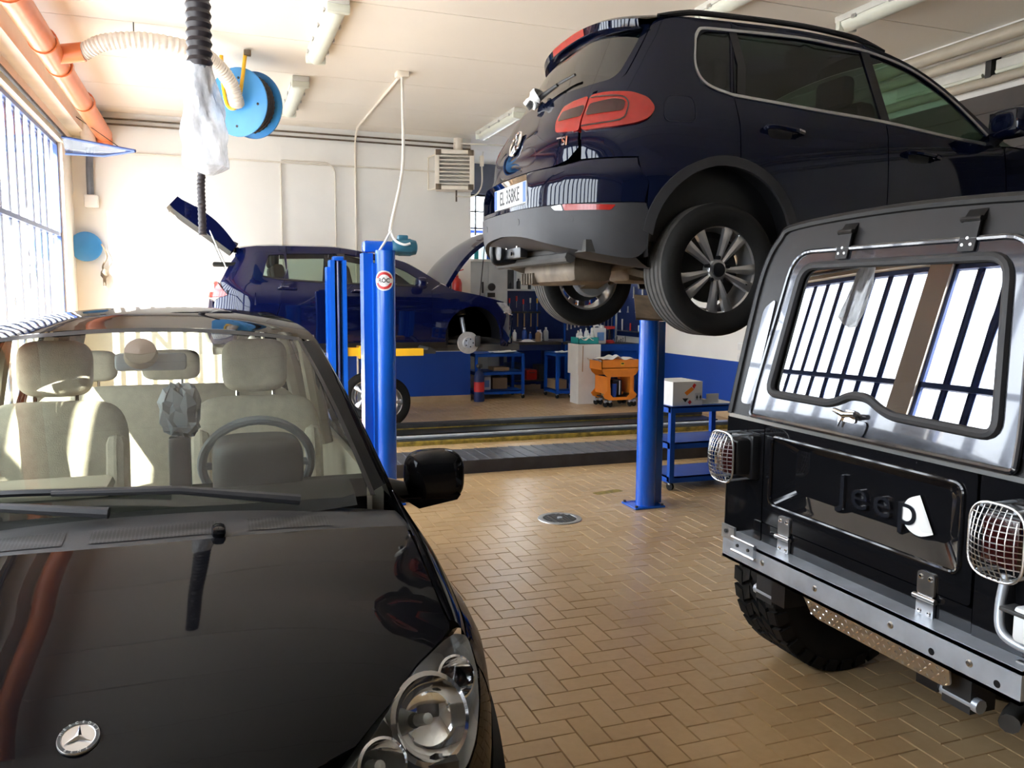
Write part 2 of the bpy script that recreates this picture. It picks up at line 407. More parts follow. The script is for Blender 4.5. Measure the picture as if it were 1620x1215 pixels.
def copy_tree(o, parent=None):
    c = o.copy(); COL.objects.link(c)
    if parent is not None:
        mpi = o.matrix_parent_inverse.copy(); c.parent = parent; c.matrix_parent_inverse = mpi
    for ch in list(o.children): copy_tree(ch, c)
    return c
def text_mesh(txt, size, depth=.001, spacing=1.0, xscale=1.0, align='CENTER', bold=0.0):
    cu = bpy.data.curves.new('t', 'FONT'); cu.body = txt; cu.size = size; cu.extrude = depth; cu.offset = bold; cu.align_x = align; cu.align_y = 'CENTER'; cu.space_character = spacing
    ob = bpy.data.objects.new('t', cu); COL.objects.link(ob)
    dg = bpy.context.evaluated_depsgraph_get(); me = bpy.data.meshes.new_from_object(ob.evaluated_get(dg))
    vs = [(v.co.x*xscale, v.co.y, v.co.z) for v in me.vertices]; fs = [tuple(p.vertices) for p in me.polygons]
    bpy.data.objects.remove(ob); bpy.data.curves.remove(cu); bpy.data.meshes.remove(me); return vs, fs
def text(mb, txt, size, org, ux, uy, depth=.001, **k):
    vs, fs = text_mesh(txt, size, depth, **k); O = Vector(org); U = Vector(ux).normalized(); V = Vector(uy).normalized(); N = U.cross(V)
    return mb.add([O+U*a+V*b+N*c for a, b, c in vs], fs)

def hermite(tab):
    xs=[a for a,b in tab]; ys=[b for a,b in tab]; n=len(xs)
    d=[(ys[i+1]-ys[i])/(xs[i+1]-xs[i]) for i in range(n-1)]
    m=[d[0]]+[0 if d[i-1]*d[i]<=0 else 2*d[i-1]*d[i]/(d[i-1]+d[i]) for i in range(1,n-1)]+[d[-1]]
    def f(x):
        if x<=xs[0]: return ys[0]
        if x>=xs[-1]: return ys[-1]
        i=0
        while x>xs[i+1]: i+=1
        h=xs[i+1]-xs[i]; t=(x-xs[i])/h
        return ((2*t**3-3*t*t+1)*ys[i]+(t**3-2*t*t+t)*h*m[i]+(-2*t**3+3*t*t)*ys[i+1]+(t**3-t*t)*h*m[i+1])
    return f
class Shell:
    """rear face + corner + side of a car: S(t,z), t = perimeter distance from the rear centre line"""
    def __init__(s,xr,W,xc,n=3.0,W0=.9):
        s.xr,s.W,s.xc,s.n=xr,W,xc,n
        s.tab=[]; L=0; px=py=None
        for i in range(181):
            ph=math.radians(i/2); q=1-max(0,math.cos(ph))**(2/n); p=math.sin(ph)**(2/n)
            x=q*xc; y=p*W0
            if px is not None: L+=math.hypot(x-px,y-py)
            px,py=x,y; s.tab.append((L,q,p))
        s.Tc=L
    def tx(s,x): return s.Tc+x-s.xc
    def ty(s,p):           # perimeter value for a fraction p of the half width on the rear face
        for a,b in zip(s.tab,s.tab[1:]):
            if b[2]>=p: return a[0]+(b[0]-a[0])*(p-a[2])/max(1e-9,b[2]-a[2])
        return s.Tc
    def qp(s,t):
        lo,hi=0,len(s.tab)-1
        while hi-lo>1:
            m=(lo+hi)//2
            if s.tab[m][0]<=t: lo=m
            else: hi=m
        a,b=s.tab[lo],s.tab[hi]; k=(t-a[0])/max(1e-9,b[0]-a[0])
        return a[1]+(b[1]-a[1])*k, a[2]+(b[2]-a[2])*k
    def S(s,t,z,off=0):
        sg=1 if t>=0 else -1; t=abs(t)
        if t<s.Tc:
            q,p=s.qp(t); xr=s.xr(z); x=xr+(s.xc-xr)*q; y=s.W(x,z)*p
        else: x=s.xc+t-s.Tc; y=s.W(x,z)
        return (x,sg*y,z)
    def N(s,t,z,off):      # point pushed out along the normal
        e=.004; a=s.S(t,z); b=s.S(t+e,z); c=s.S(t,z+e)
        u=[b[i]-a[i] for i in range(3)]; v=[c[i]-a[i] for i in range(3)]
        n=(u[1]*v[2]-u[2]*v[1],u[2]*v[0]-u[0]*v[2],u[0]*v[1]-u[1]*v[0]); l=math.sqrt(sum(k*k for k in n)) or 1
        return tuple(a[i]+n[i]/l*off for i in range(3))
# ------------------------------------------------------------------ the room
CEIL = 4.15; LW = -1.75; RW = 6.8; BW = 12.7; FARW = 14.9
wallpaint = zpaint('wall_paint', (.005, .055, .34), (.83, .82, .78), .81)
fl = struct('floor', MB().box(LW-.2, RW+.2, -5.2, FARW+.2, -.2, -.006), 'grout', 'tan herringbone tiled workshop floor')
# herringbone tiles 20 x 10 cm, axis aligned; the 300 largest in view are single tiles, the rest one mass
U_ = .105; tiles = []
for ix in range(int((LW-.1)/U_), int((RW+.2)/U_)):
    for iy in range(int(-1.0/U_), int(FARW/U_)):
        k = (ix-iy) % 4
        if k == 0: tiles.append((ix*U_, iy*U_, 2*U_, U_))
        elif k == 3: tiles.append((ix*U_, iy*U_, U_, 2*U_))
def visible_floor(x, y):
    p = project((x, y, 0))
    if p is None or not (0 < p[0] < 1620 and 0 < p[1] < 1213): return None
    lim = 628 if p[1] < 770 else (650+(p[1]-815)*.50 if p[1] < 1000 else 735+(p[1]-1000)*.26)
    if p[0] < lim: return None
    if x > 2.05 and y < 3.2: return None if x > 2.35 or p[1] < 900 else p[2]
    if p[1] < 1000 and p[0] > 1140: return None
    return p[2]
cand = sorted([(d, i) for i, t in enumerate(tiles) for d in [visible_floor(t[0]+t[2]/2, t[1]+t[3]/2)] if d is not None])
near = set(i for d, i in cand[:300])
def tilemesh(w, h):
    g = .0016; b = .0022
    return MB().add([(g, g, -.006), (w-g, g, -.006), (w-g, h-g, -.006), (g, h-g, -.006), (g+b, g+b, 0), (w-g-b, g+b, 0), (w-g-b, h-g-b, 0), (g+b, h-g-b, 0)],
                    [(4, 5, 6, 7), (0, 1, 5, 4), (1, 2, 6, 5), (2, 3, 7, 6), (3, 0, 4, 7)])
proto = {}
rest = MB()
for i, (x, y, w, h) in enumerate(tiles):
    dz = random.uniform(-.0009, .0004)
    if i in near:
        kk = w > h
        if kk not in proto:
            o = tilemesh(w, h).build('tile', 'tile', fl); proto[kk] = o
        else:
            o = proto[kk].copy(); COL.objects.link(o)
        o.location = (x, y, dz); o.rotation_euler = (random.uniform(-.0035, .0035), random.uniform(-.0035, .0035), 0)
    else:
        t = tilemesh(w, h); sx, sy = random.uniform(-.003, .003), random.uniform(-.003, .003)
        rest.add([(a+x, b+y, c+dz+sx*(a-w/2)+sy*(b-h/2)) for a, b, c in t.v], t.f)
tag(rest.build('tile_field', 'tile', fl), kind='stuff')
# yellow paint mark and drain on the floor
tag(MB().panel(rnd([(3.02, 6.18), (3.30, 6.24), (3.28, 6.33), (3.0, 6.27)], .03), lambda u, v: (u, v, .0012), .05).build('floor_paint_mark', 'yellow_worn'),
    'worn yellow paint mark on the floor tiles before the ribbed ramp', 'floor mark')
dr = thing('floor_drain', 'round metal floor drain grate set in the tan tiles', 'drain', (2.415, 5.59, 0))
MB().lathe([(.168, .0), (.165, .006), (.145, .008), (.128, .006), (.126, .001)], (2.415, 5.59, 0), (0, 0, 1), 40).build('rim', 'alu_dull', dr)
MB().disc((2.415, 5.59, .002), (0, 0, 1), .128, 32).build('sump', 'black', dr)
for k in range(7):
    x = -.102+k*.034; L = math.sqrt(.122**2-x*x)
    MB().box(2.415+x-.009, 2.415+x+.009, 5.59-L, 5.59+L, .002, .007).build('slat', 'steel_dark', dr)
MB().cyl((2.415, 5.59, .003), (2.415, 5.59, .013), .02, 12).build('boss', 'galv', dr)
# walls
struct('wall_corner', MB().box(LW-.2, .95, BW, BW+.25, -.1, CEIL), 'plaster', 'plain white left part of the back wall')
struct('wall_back', MB().box(.95, 3.88, BW, BW+.25, -.1, CEIL), wallpaint, 'white plastered back wall with blue painted lower band')
struct('wall_alcove', MB().box(3.68, 3.88, BW+.25, FARW, -.1, CEIL), wallpaint, 'white side of the bench alcove')
struct('wall_right', MB().box(RW, RW+.2, -5.2, FARW+.2, -.1, CEIL), wallpaint, 'white right wall with blue lower band')
struct('wall_rear', MB().box(LW-.2, RW+.2, -5.2, -5.0, -.1, CEIL), 'shade_brown', 'workshop wall behind the viewpoint')  # coloured dark so the cars reflect an unlit room end
WX0, WX1, WZ0, WZ1 = 3.95, 5.75, 2.36, 3.60
far = MB().box(3.68, WX0, FARW, FARW+.2, -.1, CEIL).box(WX1, RW+.2, FARW, FARW+.2, -.1, CEIL).box(WX0, WX1, FARW, FARW+.2, -.1, WZ0)
struct('wall_far', far, wallpaint, 'far wall of the bench alcove')
struct('trim_1', MB().box(WX0, WX1, FARW, FARW+.2, WZ1, CEIL), 'greydoor', 'grey panel above the alcove window')
w2 = tag(MB().box(WX0, WX1, FARW+.08, FARW+.12, WZ0, WZ0+.04).box(WX0, WX1, FARW+.08, FARW+.12, WZ1-.04, WZ1).box(WX0, WX0+.03, FARW+.08, FARW+.12, WZ0, WZ1).box(WX1-.03, WX1, FARW+.08, FARW+.12, WZ0, WZ1).build('window_2', 'steel_dark'), 'dark barred window of the bench alcove', kind='structure')
for k in range(1, 5):
    x = WX0+(WX1-WX0)*k/5; MB().box(x-.012, x+.012, FARW+.07, FARW+.11, WZ0, WZ1).build('glazing_bar', 'steel_dark', w2)
for z in (2.66, 2.97, 3.28): MB().box(WX0, WX1, FARW+.07, FARW+.11, z-.012, z+.012).build('glazing_bar', 'steel_dark', w2)
pp = None
for i in range(5):
    for j in range(4):
        if pp is None: o = pp = MB().box(.0, (WX1-WX0)/5, FARW+.095, FARW+.1, 0, .31).build('pane', 'winglass', w2)
        else: o = pp.copy(); COL.objects.link(o)
        o.location = (WX0+(WX1-WX0)*i/5, 0, WZ0+.31*j)
# left window wall: low sill wall, pillars, steel glazing, lintel beam
GZ0, GZT, GZ1 = .35, 2.40, 3.58
PIL = [(-5.2, .60), (5.50, 5.86), (11.95, 12.7)]
lw = MB().box(LW-.2, LW, -5.2, BW+.25, -.1, GZ0)
for a, b in PIL: lw.box(LW-.2, LW, a, b, GZ0, GZ1)
struct('wall_left', lw, 'plaster', 'white piers of the window wall')
struct('trim_2', MB().box(LW-.2, LW+.02, -5.2, BW, GZ1, 3.80).box(LW-.2, LW+.20, -5.2, BW, 3.80, CEIL), 'cream', 'stepped lintel beam above the left windows')
n_ = 0
for (a, b) in [(.60, 5.50), (5.86, 11.95)]:
    n_ += 1
    fr = MB()
    for z in (GZ0, GZT, GZ1-.05): fr.box(LW-.10, LW-.05, a, b, z, z+.05)
    fr.box(LW-.10, LW-.05, a, a+.05, GZ0, GZ1).box(LW-.10, LW-.05, b-.05, b, GZ0, GZ1)
    w = tag(fr.build('window_%d' % (1 if n_ == 2 else 3), 'frameblue'), 'blue steel framed window bay in the left wall, bay %s' % ('nearest the back wall' if n_ == 2 else ('beside the front car' if n_ == 1 else '')), kind='structure')
    nb = round((b-a)/.372); st = (b-a)/nb; bar = None; pn = {}
    for k in range(nb):
        if k:
            if bar is None: o = bar = MB().box(LW-.092, LW-.080, -.052, .052, GZ0+.05, GZ1-.05).build('mullion', 'frameblue', w)
            else: o = bar.copy(); COL.objects.link(o)
            o.location = (0, a+k*st, 0)
        for z0, z1 in ((GZ0+.05, GZT), (GZT+.05, GZ1-.05)):
            if z0 not in pn: o = pn[z0] = MB().box(LW-.078, LW-.074, 0, st-.04, z0, z1).build('pane', 'winglass', w)
            else: o = pn[z0].copy(); COL.objects.link(o)
            o.location = (0, a+k*st+.02, 0)
    po = bpy.data.lights.new('window_portal', 'AREA'); po.shape = 'RECTANGLE'; po.size = b-a; po.size_y = GZ1-GZ0; po.cycles.is_portal = True
    pob = bpy.data.objects.new('window_portal', po); COL.objects.link(pob); pob.location = (LW-.15, (a+b)/2, (GZ0+GZ1)/2)
    pob.rotation_euler = Vector((1, 0, 0)).to_track_quat('-Z', 'Z').to_euler(); pob.rotation_euler = (PI/2, 0, -PI/2)
# rail running above the windows and the tilted vent pane
tag(MB().tube([(LW+.06, -4.5, 3.63), (LW+.06, 11.9, 3.63)], .022, 8).build('window_rail', 'steel_dark'), 'dark steel rail running above the left windows', 'rail')
vt = thing('vent_pane', 'tilted open vent pane hung from a wire at the window corner', 'window', (-1.72, 11.66, 3.58))
def vmap(u, v, d): return (-1.70+u*.86, 11.66-.55*u+v*.22*(1-.5*u), 3.60-.20*u+d-.17*v*(1-.6*u))
MB().prism(rnd([(0, 0), (1, 0), (.98, .12), (.55, 1), (0, 1)], .03), vmap, 0, .006).build('pane', 'ventglass', vt)
MB().tube([vmap(0, 0, 0), vmap(.5, 0, 0), vmap(1, 0, 0)], .018, 6).build('frame_edge', 'frameblue', vt)
MB().tube([vmap(0, 1, 0), vmap(.55, 1, 0), vmap(1, .08, 0)], .014, 6).build('frame_edge', 'frameblue', vt)
MB().tube([vmap(.8, 0, .0), (-1.68, 11.9, 3.98)], .005, 5).build('wire', 'steel_dark', vt)
# dark slatted panel added to darken the right wall
dd = tag(MB().box(RW-.05, RW, 1.2, 7.9, 0, 3.56).build('shade_panel', 'shade_brown'), 'dark brown slatted panel added to darken the right wall', kind='structure')
for k in range(20): MB().box(RW-.065, RW-.05, 1.22, 7.88, .02+k*.177, .19+k*.177).build('slat', 'shade_brown', dd)
# skirting tiles
struct('baseboard_back', MB().box(LW, 3.88, BW-.012, BW, 0, .10), 'tilebase', 'tan tile skirting of the back wall')
struct('baseboard_right', MB().box(RW-.012, RW, -5, FARW, 0, .10), 'tilebase', 'tan tile skirting of the right wall')
# ceiling of long boards
ce = struct('ceiling', MB().box(LW-.2, RW+.2, -5.2, FARW+.2, CEIL+.006, CEIL+.2), 'seam', 'cream panelled workshop ceiling')
pb = None; y = -5.2
while y < FARW:
    if pb is None: o = pb = MB().box(LW-.2, RW+.2, .005, 1.245, CEIL, CEIL+.012).build('ceiling_panel', 'ceil', ce)
    else: o = pb.copy(); COL.objects.link(o)
    o.location = (0, y, 0); y += 1.25
# outside: pale yard, neighbouring building, blue van seen through the alcove window
struct('ground_outside', MB().box(-60, LW-.2, -40, 60, -.25, -.15).box(LW-.2, 30, FARW+.2, 60, -.25, -.15), 'concrete', 'pale concrete yard outside')
bl = thing('neighbour_building', 'pale building across the yard seen in the left windows', 'building', (-46, 8, -.15))
MB().box(-48, -45, -12, 30, -.15, 4.6).build('wall', 'outwall', bl)
MB().box(-48.3, -44.7, -12.3, 30.3, 4.6, 4.9).build('roof', 'tilebase', bl)
for k in range(9):
    MB().box(-45.02, -44.95, -9+k*4.2, -7.4+k*4.2, 1.6, 3.6).build('window', 'greydoor', bl)
vn = thing('parked_van', 'blue van parked outside the barred alcove window', 'van', (4.9, 17.2, -.15))
MB().cbox((4.75, 17.4, 1.75), (1.5, 3.2, 2.7), .3).build('body', 'bluebottle', vn)
MB().panel(rnd([(4.15, 2.35), (5.35, 2.35), (5.25, 2.95), (4.25, 2.95)], .08), lambda u, v: (u, 15.78, v), .1).build('windscreen', 'lens_clear', vn, solid=.02)
for s_ in (-1, 1): MB().cbox((4.75+s_*.86, 15.9, 2.4), (.2, .12, .3), .04).build('mirror', 'black', vn)
for s_ in (-1, 1):
    for yy in (16.4, 18.4): MB().cyl((4.75+s_*.72, yy, .2), (4.75+s_*.5, yy, .2), .35, 20).build('wheel', 'rubber', vn)
# conduits on the back wall
def conduit(name, paths, r, label, m_='conduit'):
    t = thing(name, label, 'conduit', paths[0][0])
    for p in paths: MB().tube(p, r, 8).build('pipe', m_, t)
    return t
conduit('conduit', [[(LW, BW-.03, 4.055), (3.86, BW-.03, 4.055)]], .013, 'upper of the two thin conduits running below the ceiling of the back wall', 'rusty')
conduit('conduit', [[(LW, BW-.03, 3.985), (3.86, BW-.03, 3.985)]], .013, 'lower of the two thin conduits running below the ceiling of the back wall', 'rusty')
conduit('conduit', [[(LW, BW-.03, 3.61), (3.3, BW-.03, 3.61)]], .012, 'thin conduit running level across the middle of the back wall')
conduit('conduit', [[(.975, BW-.03, 3.61), (.975, BW-.03, .1)]], .012, 'leftmost thin conduit dropping down the back wall behind the blue hatchback')
conduit('conduit', [[(.98, BW-.045, 3.64), (1.60, BW-.045, 3.64)]+[(1.60+.155*math.sin(k*PI/12), BW-.045, 3.485+.155*math.cos(k*PI/12)) for k in range(1, 7)]+[(1.755, BW-.045, .1)]], .012, 'thin conduit bending down the back wall in a rounded corner')
t = conduit('conduit', [[(2.06, BW-.03, 4.0), (2.06, BW-.03, .1)], [(2.06, BW-.03, 4.0), (2.05, 12.4, CEIL-.02), (2.04, 9.3, CEIL-.02)]], .016, 'pale conduit from the ceiling box down the back wall', 'cream')
MB().cbox((2.04, 9.3, CEIL-.03), (.14, .14, .06), .01).build('junction_box', 'cream', t)
# looping cable from the ceiling box to the lift motor
cb = thing('drop_cable', 'white looping cable hanging from the ceiling box to the blue lift post', 'cable', (1.22, 6.44, 2.02))
MB().tube(spl([(2.04, 9.3, 4.1), (1.98, 9.0, 3.7), (1.80, 8.2, 2.95), (1.42, 6.9, 2.28), (1.33, 6.52, 2.17)], 8, False), .016, 8).build('sheath', 'white', cb)
MB().tube(spl([(1.33, 6.52, 2.17), (1.27, 6.47, 2.08), (1.22, 6.44, 2.01)], 6, False), .010, 8).build('branch', 'white', cb)
MB().tube(spl([(1.33, 6.52, 2.17), (1.36, 6.47, 2.10), (1.42, 6.44, 2.07), (1.47, 6.44, 2.08)], 6, False), .010, 8).build('branch', 'white', cb)
# fluorescent fittings
LAB = ['fluorescent fitting on the ceiling nearest the black hanging hose', 'fluorescent fitting on the ceiling next to the blue hose reel, further back', 'fluorescent fitting on the ceiling half hidden behind the raised car rear', 'fluorescent fitting at the top edge above the raised car roof', 'fluorescent fitting above the raised car windscreen', 'fluorescent fitting behind the raised car roof near the right wall']
lp = None
for (x, ya, yb), lab in zip([(1.05, 7.2, 8.9), (1.0, 9.85, 11.55), (3.86, 10.4, 12.1), (4.05, 4.7, 6.3), (5.33, 4.45, 6.05), (5.6, 6.6, 8.2)], LAB):
    if lp is None:
        t = lp = thing('ceiling_light', lab, 'ceiling light', (x, ya, CEIL), group='ceiling lights')
        h = MB().cbox((x, (ya+yb)/2, CEIL-.03), (.19, yb-ya, .06), .012).build('housing', 'fixture', t)
        MB().grid(lambda u, v: (x+.085*math.cos(PI*v), ya+.05+(yb-ya-.1)*u, CEIL-.06-.075*math.sin(PI*v)), 1, 12).build('diffuser', 'tubegreen', t)
        for e in (ya+.045, yb-.045): MB().cbox((x, e, CEIL-.085), (.20, .06, .09), .02).build('end_cap', 'tubegreen', t)
        for k in range(4):
            for s_ in (-1, 1): MB().cbox((x+s_*.098, ya+.2+k*.42, CEIL-.06), (.014, .05, .03)).build('clip', 'satin', t)
    else:
        t = copy_tree(lp); t['label'] = lab
        t.location = (x, ya, CEIL)
# orange extraction pipe with tee
op = thing('extraction_pipe', 'orange plastic extraction pipe running along the left wall under the ceiling', 'pipe', (-1.29, 4, 3.8))
MB().tube([(-1.29, 2.0, 3.82), (-1.33, 12.55, 3.82)], .105, 20).build('pipe', 'orange_pipe', op)
for y in (6.95, 8.25, 9.05, 10.6): MB().lathe([(.106, -.05), (.118, -.05), (.118, .05), (.106, .05)], (-1.31, y, 3.82), (0, 1, 0), 20).build('collar', 'orange_pipe', op)
MB().tube([(-1.30, 8.66, 3.82), (-1.05, 8.62, 3.86)], .085, 16).build('tee', 'orange_pipe', op)
MB().tube([(-1.33, 12.55, 3.82), (-1.33, 12.62, 3.76), (-1.33, 12.66, 3.70)], .10, 16).build('outlet', 'orange_pipe', op)
for y in (5.5, 10.3): MB().tube([(-1.42, y, 3.82), (-1.42, y, CEIL)], .008, 6).build('hanger', 'steel_dark', op)
# corrugated duct to the hose reel
dp = spl([(-1.05, 8.62, 3.86), (-.85, 8.55, 3.95), (-.5, 8.55, 4.0), (-.1, 8.65, 3.98), (.08, 8.85, 3.93), (.22, 9.02, 3.80), (.27, 9.08, 3.66), (.28, 9.12, 3.62)], 26, False)
du = thing('corrugated_duct', 'pale corrugated duct from the orange pipe to the blue reel', 'duct', dp[0])
MB().tube(dp, [.072+.005*math.sin(i*1.9) for i in range(len(dp))], 14).build('hose', 'duct', du)
MB().tube([(-.62, 8.55, 3.95), (-.62, 8.55, CEIL)], .006, 6).build('hanger', 'steel_dark', du)
# hose reel
RC = Vector((.30, 9.22, 3.66)); RN = Vector((-.60, -.80, -.10)).normalized()
re_ = thing('hose_reel', 'blue exhaust hose reel hung from a yellow bracket', 'hose reel', tuple(RC))
MB().lathe([(0, .0), (.08, .0), (.08, .012), (.335, .012), (.345, .006), (.345, -.006), (.335, -.012), (0, -.012)], RC, RN, 48).build('flange', 'reelblue', re_)
MB().lathe([(.345, .0), (.345, -.02), (0, -.02)], RC-RN*.26, RN, 48).build('flange', 'reelblue', re_)
coil = []
for i in range(420):
    a = i/420*2*PI*4.0; coil.append(RC+RN*(-.035-.19*i/420)+(RN.orthogonal().normalized()*math.cos(a)+RN.cross(RN.orthogonal().normalized())*math.sin(a))*.27)
MB().tube(coil, [.030+.004*math.sin(i*2.1) for i in range(420)], 8).build('coiled_hose', 'hose', re_)
for k in range(4):
    a = PI/4+k*PI/2; q = RC+(RN.orthogonal().normalized()*math.cos(a)+RN.cross(RN.orthogonal().normalized())*math.sin(a))*.24
    MB().cyl(q+RN*.008, q+RN*.016, .014, 10).build('bolt', 'steel_dark', re_)
hx = Vector((.8, -.6, 0))
brk = spl([tuple(RC+RN*.10-hx*.12+Vector((0, 0, .46))), tuple(RC+RN*.10-hx*.11+Vector((0, 0, .2))), tuple(RC+RN*.10-hx*.07+Vector((0, 0, -.02))), tuple(RC+RN*.10+Vector((0, 0, -.075))), tuple(RC+RN*.10+hx*.07+Vector((0, 0, -.02))), tuple(RC+RN*.10+hx*.12+Vector((0, 0, .2))), tuple(RC+RN*.10+hx*.17+Vector((0, 0, .48)))], 8, False)
MB().tube(brk, .02, 8).build('bracket', 'yellow', re_)
MB().cbox(RC+RN*.10+hx*.19+Vector((0, 0, .46)), (.07, .07, .05), .005).build('mount', 'rusty', re_)
# thin hose hanging off the reel
ph = spl([(.12, 9.4, 3.45), (-.02, 9.4, 3.2), (-.085, 9.4, 2.9), (-.09, 9.4, 2.6), (-.088, 9.4, 2.3)], 30, False)
th = thing('exhaust_hose', 'thin dark corrugated hose hanging below the plastic wrapped hose', 'hose', ph[-1])
MB().tube(ph, [.040+.004*math.sin(i*1.5) for i in range(len(ph))], 12).build('hose', 'hose', th)
# thick hanging hose wrapped in plastic film
hp = [(-.035, 5.0, CEIL-.0-i*.0125) for i in range(100)]
hh = thing('hanging_hose', 'thick black corrugated hose hanging from the ceiling with plastic film round its end', 'hose', (-.035, 5.0, 2.9))
MB().tube(hp, [.064+.006*math.sin(i*PI/2.0) for i in range(100)], 18).build('hose', 'hose', hh)
def film(u, v):
    z = 2.93-.60*u; a = 2*PI*v
    rr = .068+.040*min(1, u*1.6)+.016*math.sin(3*a+u*6)*min(1, u*3)+.007*math.sin(8*a-u*11)*min(1, u*3)+.004*math.sin(15*a+u*23)*min(1, u*3)
    if u > .93: rr *= 1-.8*(u-.93)/.07
    return (-.045+.045*u+rr*math.cos(a)*(1.05), 5.0+rr*.75*math.sin(a), z)
MB().grid(film, 26, 40).build('plastic_film', 'bagfilm', hh)
MB().tube([(-.035, 5.0, 2.92), (-.025, 5.0, 2.75), (-.015, 5.0, 2.62)], [.055, .045, .03], 14).build('nozzle', 'greybag', hh)
# duct stub and wall reel in the back left corner
ds = thing('corner_duct', 'grey elbow duct in the corner beside the window wall', 'duct', (-1.5, 12.4, 3.6))
MB().tube([(-1.52, 12.3, CEIL), (-1.52, 12.35, 3.9), (-1.5, 12.5, 3.66)], .09, 14).build('elbow', 'duct', ds)
MB().tube(spl([(-1.42, 12.6, 3.86), (-1.50, 12.62, 3.7), (-1.53, 12.64, 3.4), (-1.53, 12.64, 2.98)], 5, False), .045, 10).build('downpipe', 'greybag', ds)
MB().cbox((-1.52, 12.62, 2.93), (.17, .14, .17), .02).build('box', 'white', ds)
wr = thing('wall_hose_reel', 'small blue hose reel on the back wall beside the window corner', 'hose reel', (-1.6, 12.62, 2.3))
MB().lathe([(0, .0), (.17, 0), (.2, -.02), (.2, -.10), (.15, -.12), (0, -.12)], (-1.6, 12.56, 2.32), (.25, -1, 0), 28).build('drum', 'reelblue', wr)
MB().cbox((-1.58, 12.66, 2.32), (.12, .09, .3), .01).build('bracket', 'steel_dark', wr)
MB().tube(spl([(-1.42, 12.58, 2.36), (-1.36, 12.6, 2.2), (-1.42, 12.62, 2.05), (-1.38, 12.62, 1.95)], 6, False), .012, 6).build('hose', 'rusty', wr)
MB().lathe([(.0, .10), (.02, .09), (.045, .05), (.05, 0), (.02, -.04), (.018, -.14), (0, -.14)], (-1.40, 12.6, 1.93), (0, 0, 1), 12).build('spray_gun', 'rusty', wr)
# unit heater hanging at the end of the back wall
he = thing('unit_heater', 'cream louvred unit heater hung at the end of the back wall', 'heater', (3.52, 12.35, 3.3))
A = Vector((3.50, 12.30, 3.595)); ang = math.radians(-14); hx = Vector((math.cos(ang), math.sin(ang), 0)); hy = Vector((-math.sin(ang), math.cos(ang), 0))
R3 = Matrix((hx, hy, Vector((0, 0, 1)))).transposed()
MB().cbox(A+hy*.16, (.56, .30, .58), .01, R3).build('casing', 'cream', he)
for s_ in (-1, 1):
    MB().cbox(A+hx*s_*.265-hy*.01, (.07, .06, .58), .008, R3).build('side_frame', 'cream', he)
    MB().cbox(A+Vector((0, 0, s_*.265))-hy*.01, (.56, .06, .06), .008, R3).build('rail', 'cream', he)
    for q in (-1, 1): MB().cbox(A+hx*s_*.245+Vector((0, 0, q*.255))-hy*.03, (.085, .03, .085), .004, R3).build('corner_cap', 'rusty', he)
MB().cbox(A+hy*.02, (.46, .02, .47), 0, R3).build('dark_core', 'steel_dark', he)
for k in range(8):
    MB().cbox(A-hy*.022+Vector((0, 0, -.205+k*.0585)), (.46, .028, .020), 0, R3 @ Matrix.Rotation(math.radians(15), 3, 'X')).build('louvre', 'conduit', he)
MB().tube([tuple(A-hx*.28+hy*.1+Vector((0, 0, -.27))), tuple(A-hx*.40+hy*.3+Vector((0, 0, -.27))), tuple(A-hx*.40+hy*.3+Vector((0, 0, .22))), tuple(A-hx*.28+hy*.1+Vector((0, 0, .25)))], .012, 6).build('wall_bracket', 'cream', he)
MB().tube([tuple(A+hx*.03+hy*.1+Vector((0, 0, -.28))), tuple(A+hx*.03+hy*.1+Vector((0, 0, -.46)))], .014, 8).build('drain_pipe', 'rusty', he)
MB().tube(spl([tuple(A+hx*.03+hy*.1+Vector((0, 0, -.38))), tuple(A+hx*.3+hy*.1+Vector((0, 0, -.37))), tuple(A+hx*.42+hy*.1+Vector((0, 0, -.2))), tuple(A+hx*.42+hy*.1+Vector((0, 0, .15))), tuple(A+hx*.44+hy*.1+Vector((0, 0, .3)))], 6, False), .012, 8).build('gas_hose', 'conduit', he)
MB().cbox(A+hx*.42+hy*.1+Vector((0, 0, .16)), (.06, .05, .16), .01).build('valve', 'cream', he)
MB().tube([tuple(A+hx*.0+hy*.12+Vector((0, 0, .28))), tuple(A+hx*.0+hy*.12+Vector((0, 0, .42))), tuple(A+hx*.9+hy*.12+Vector((0, 0, .40)))], .014, 8).build('supply_pipe', 'conduit', he)
MB().cyl(A+hy*.15+Vector((.06, 0, .28)), A+hy*.15+Vector((.06, 0, .5)), .07, 14).build('flue', 'cream', he)
# pipes and light under the ceiling of the right wall
rp = thing('wall_pipe', 'thick cream pipe pair along the top of the right wall', 'pipe', (6.55, 5, 3.95))
MB().tube([(6.55, -4.9, 3.98), (6.55, 14.8, 3.98)], .06, 14).build('pipe', 'pipe_cream', rp)
MB().tube([(6.63, -4.9, 3.87), (6.63, 14.8, 3.87)], .05, 14).build('pipe', 'pipe_cream', rp)
rq = thing('wall_pipe', 'single lower cream pipe along the right wall below the wall light', 'pipe', (6.7, 5, 3.72))
MB().tube([(6.72, -4.9, 3.66), (6.72, 14.8, 3.66)], .045, 14).build('pipe', 'pipe_cream', rq)
for y in (4.6, 7.4): MB().box(6.69, 6.8, y, y+.05, 3.6, 3.75).build('clamp', 'rusty', rq)
ht = thing('wall_heater', 'long pale radiant strip fitting between the cream pipes on the right wall', 'light', (6.74, 5.6, 3.78))
for a, b in ((4.75, 5.75), (5.85, 6.9)):
    MB().cbox((6.745, (a+b)/2, 3.775), (.07, b-a, .11), .01).build('housing', 'fixture', ht)
    MB().tube([(6.70, a+.02, 3.72), (6.70, b-.02, 3.72)], .018, 8).build('tube', 'tubegreen', ht)
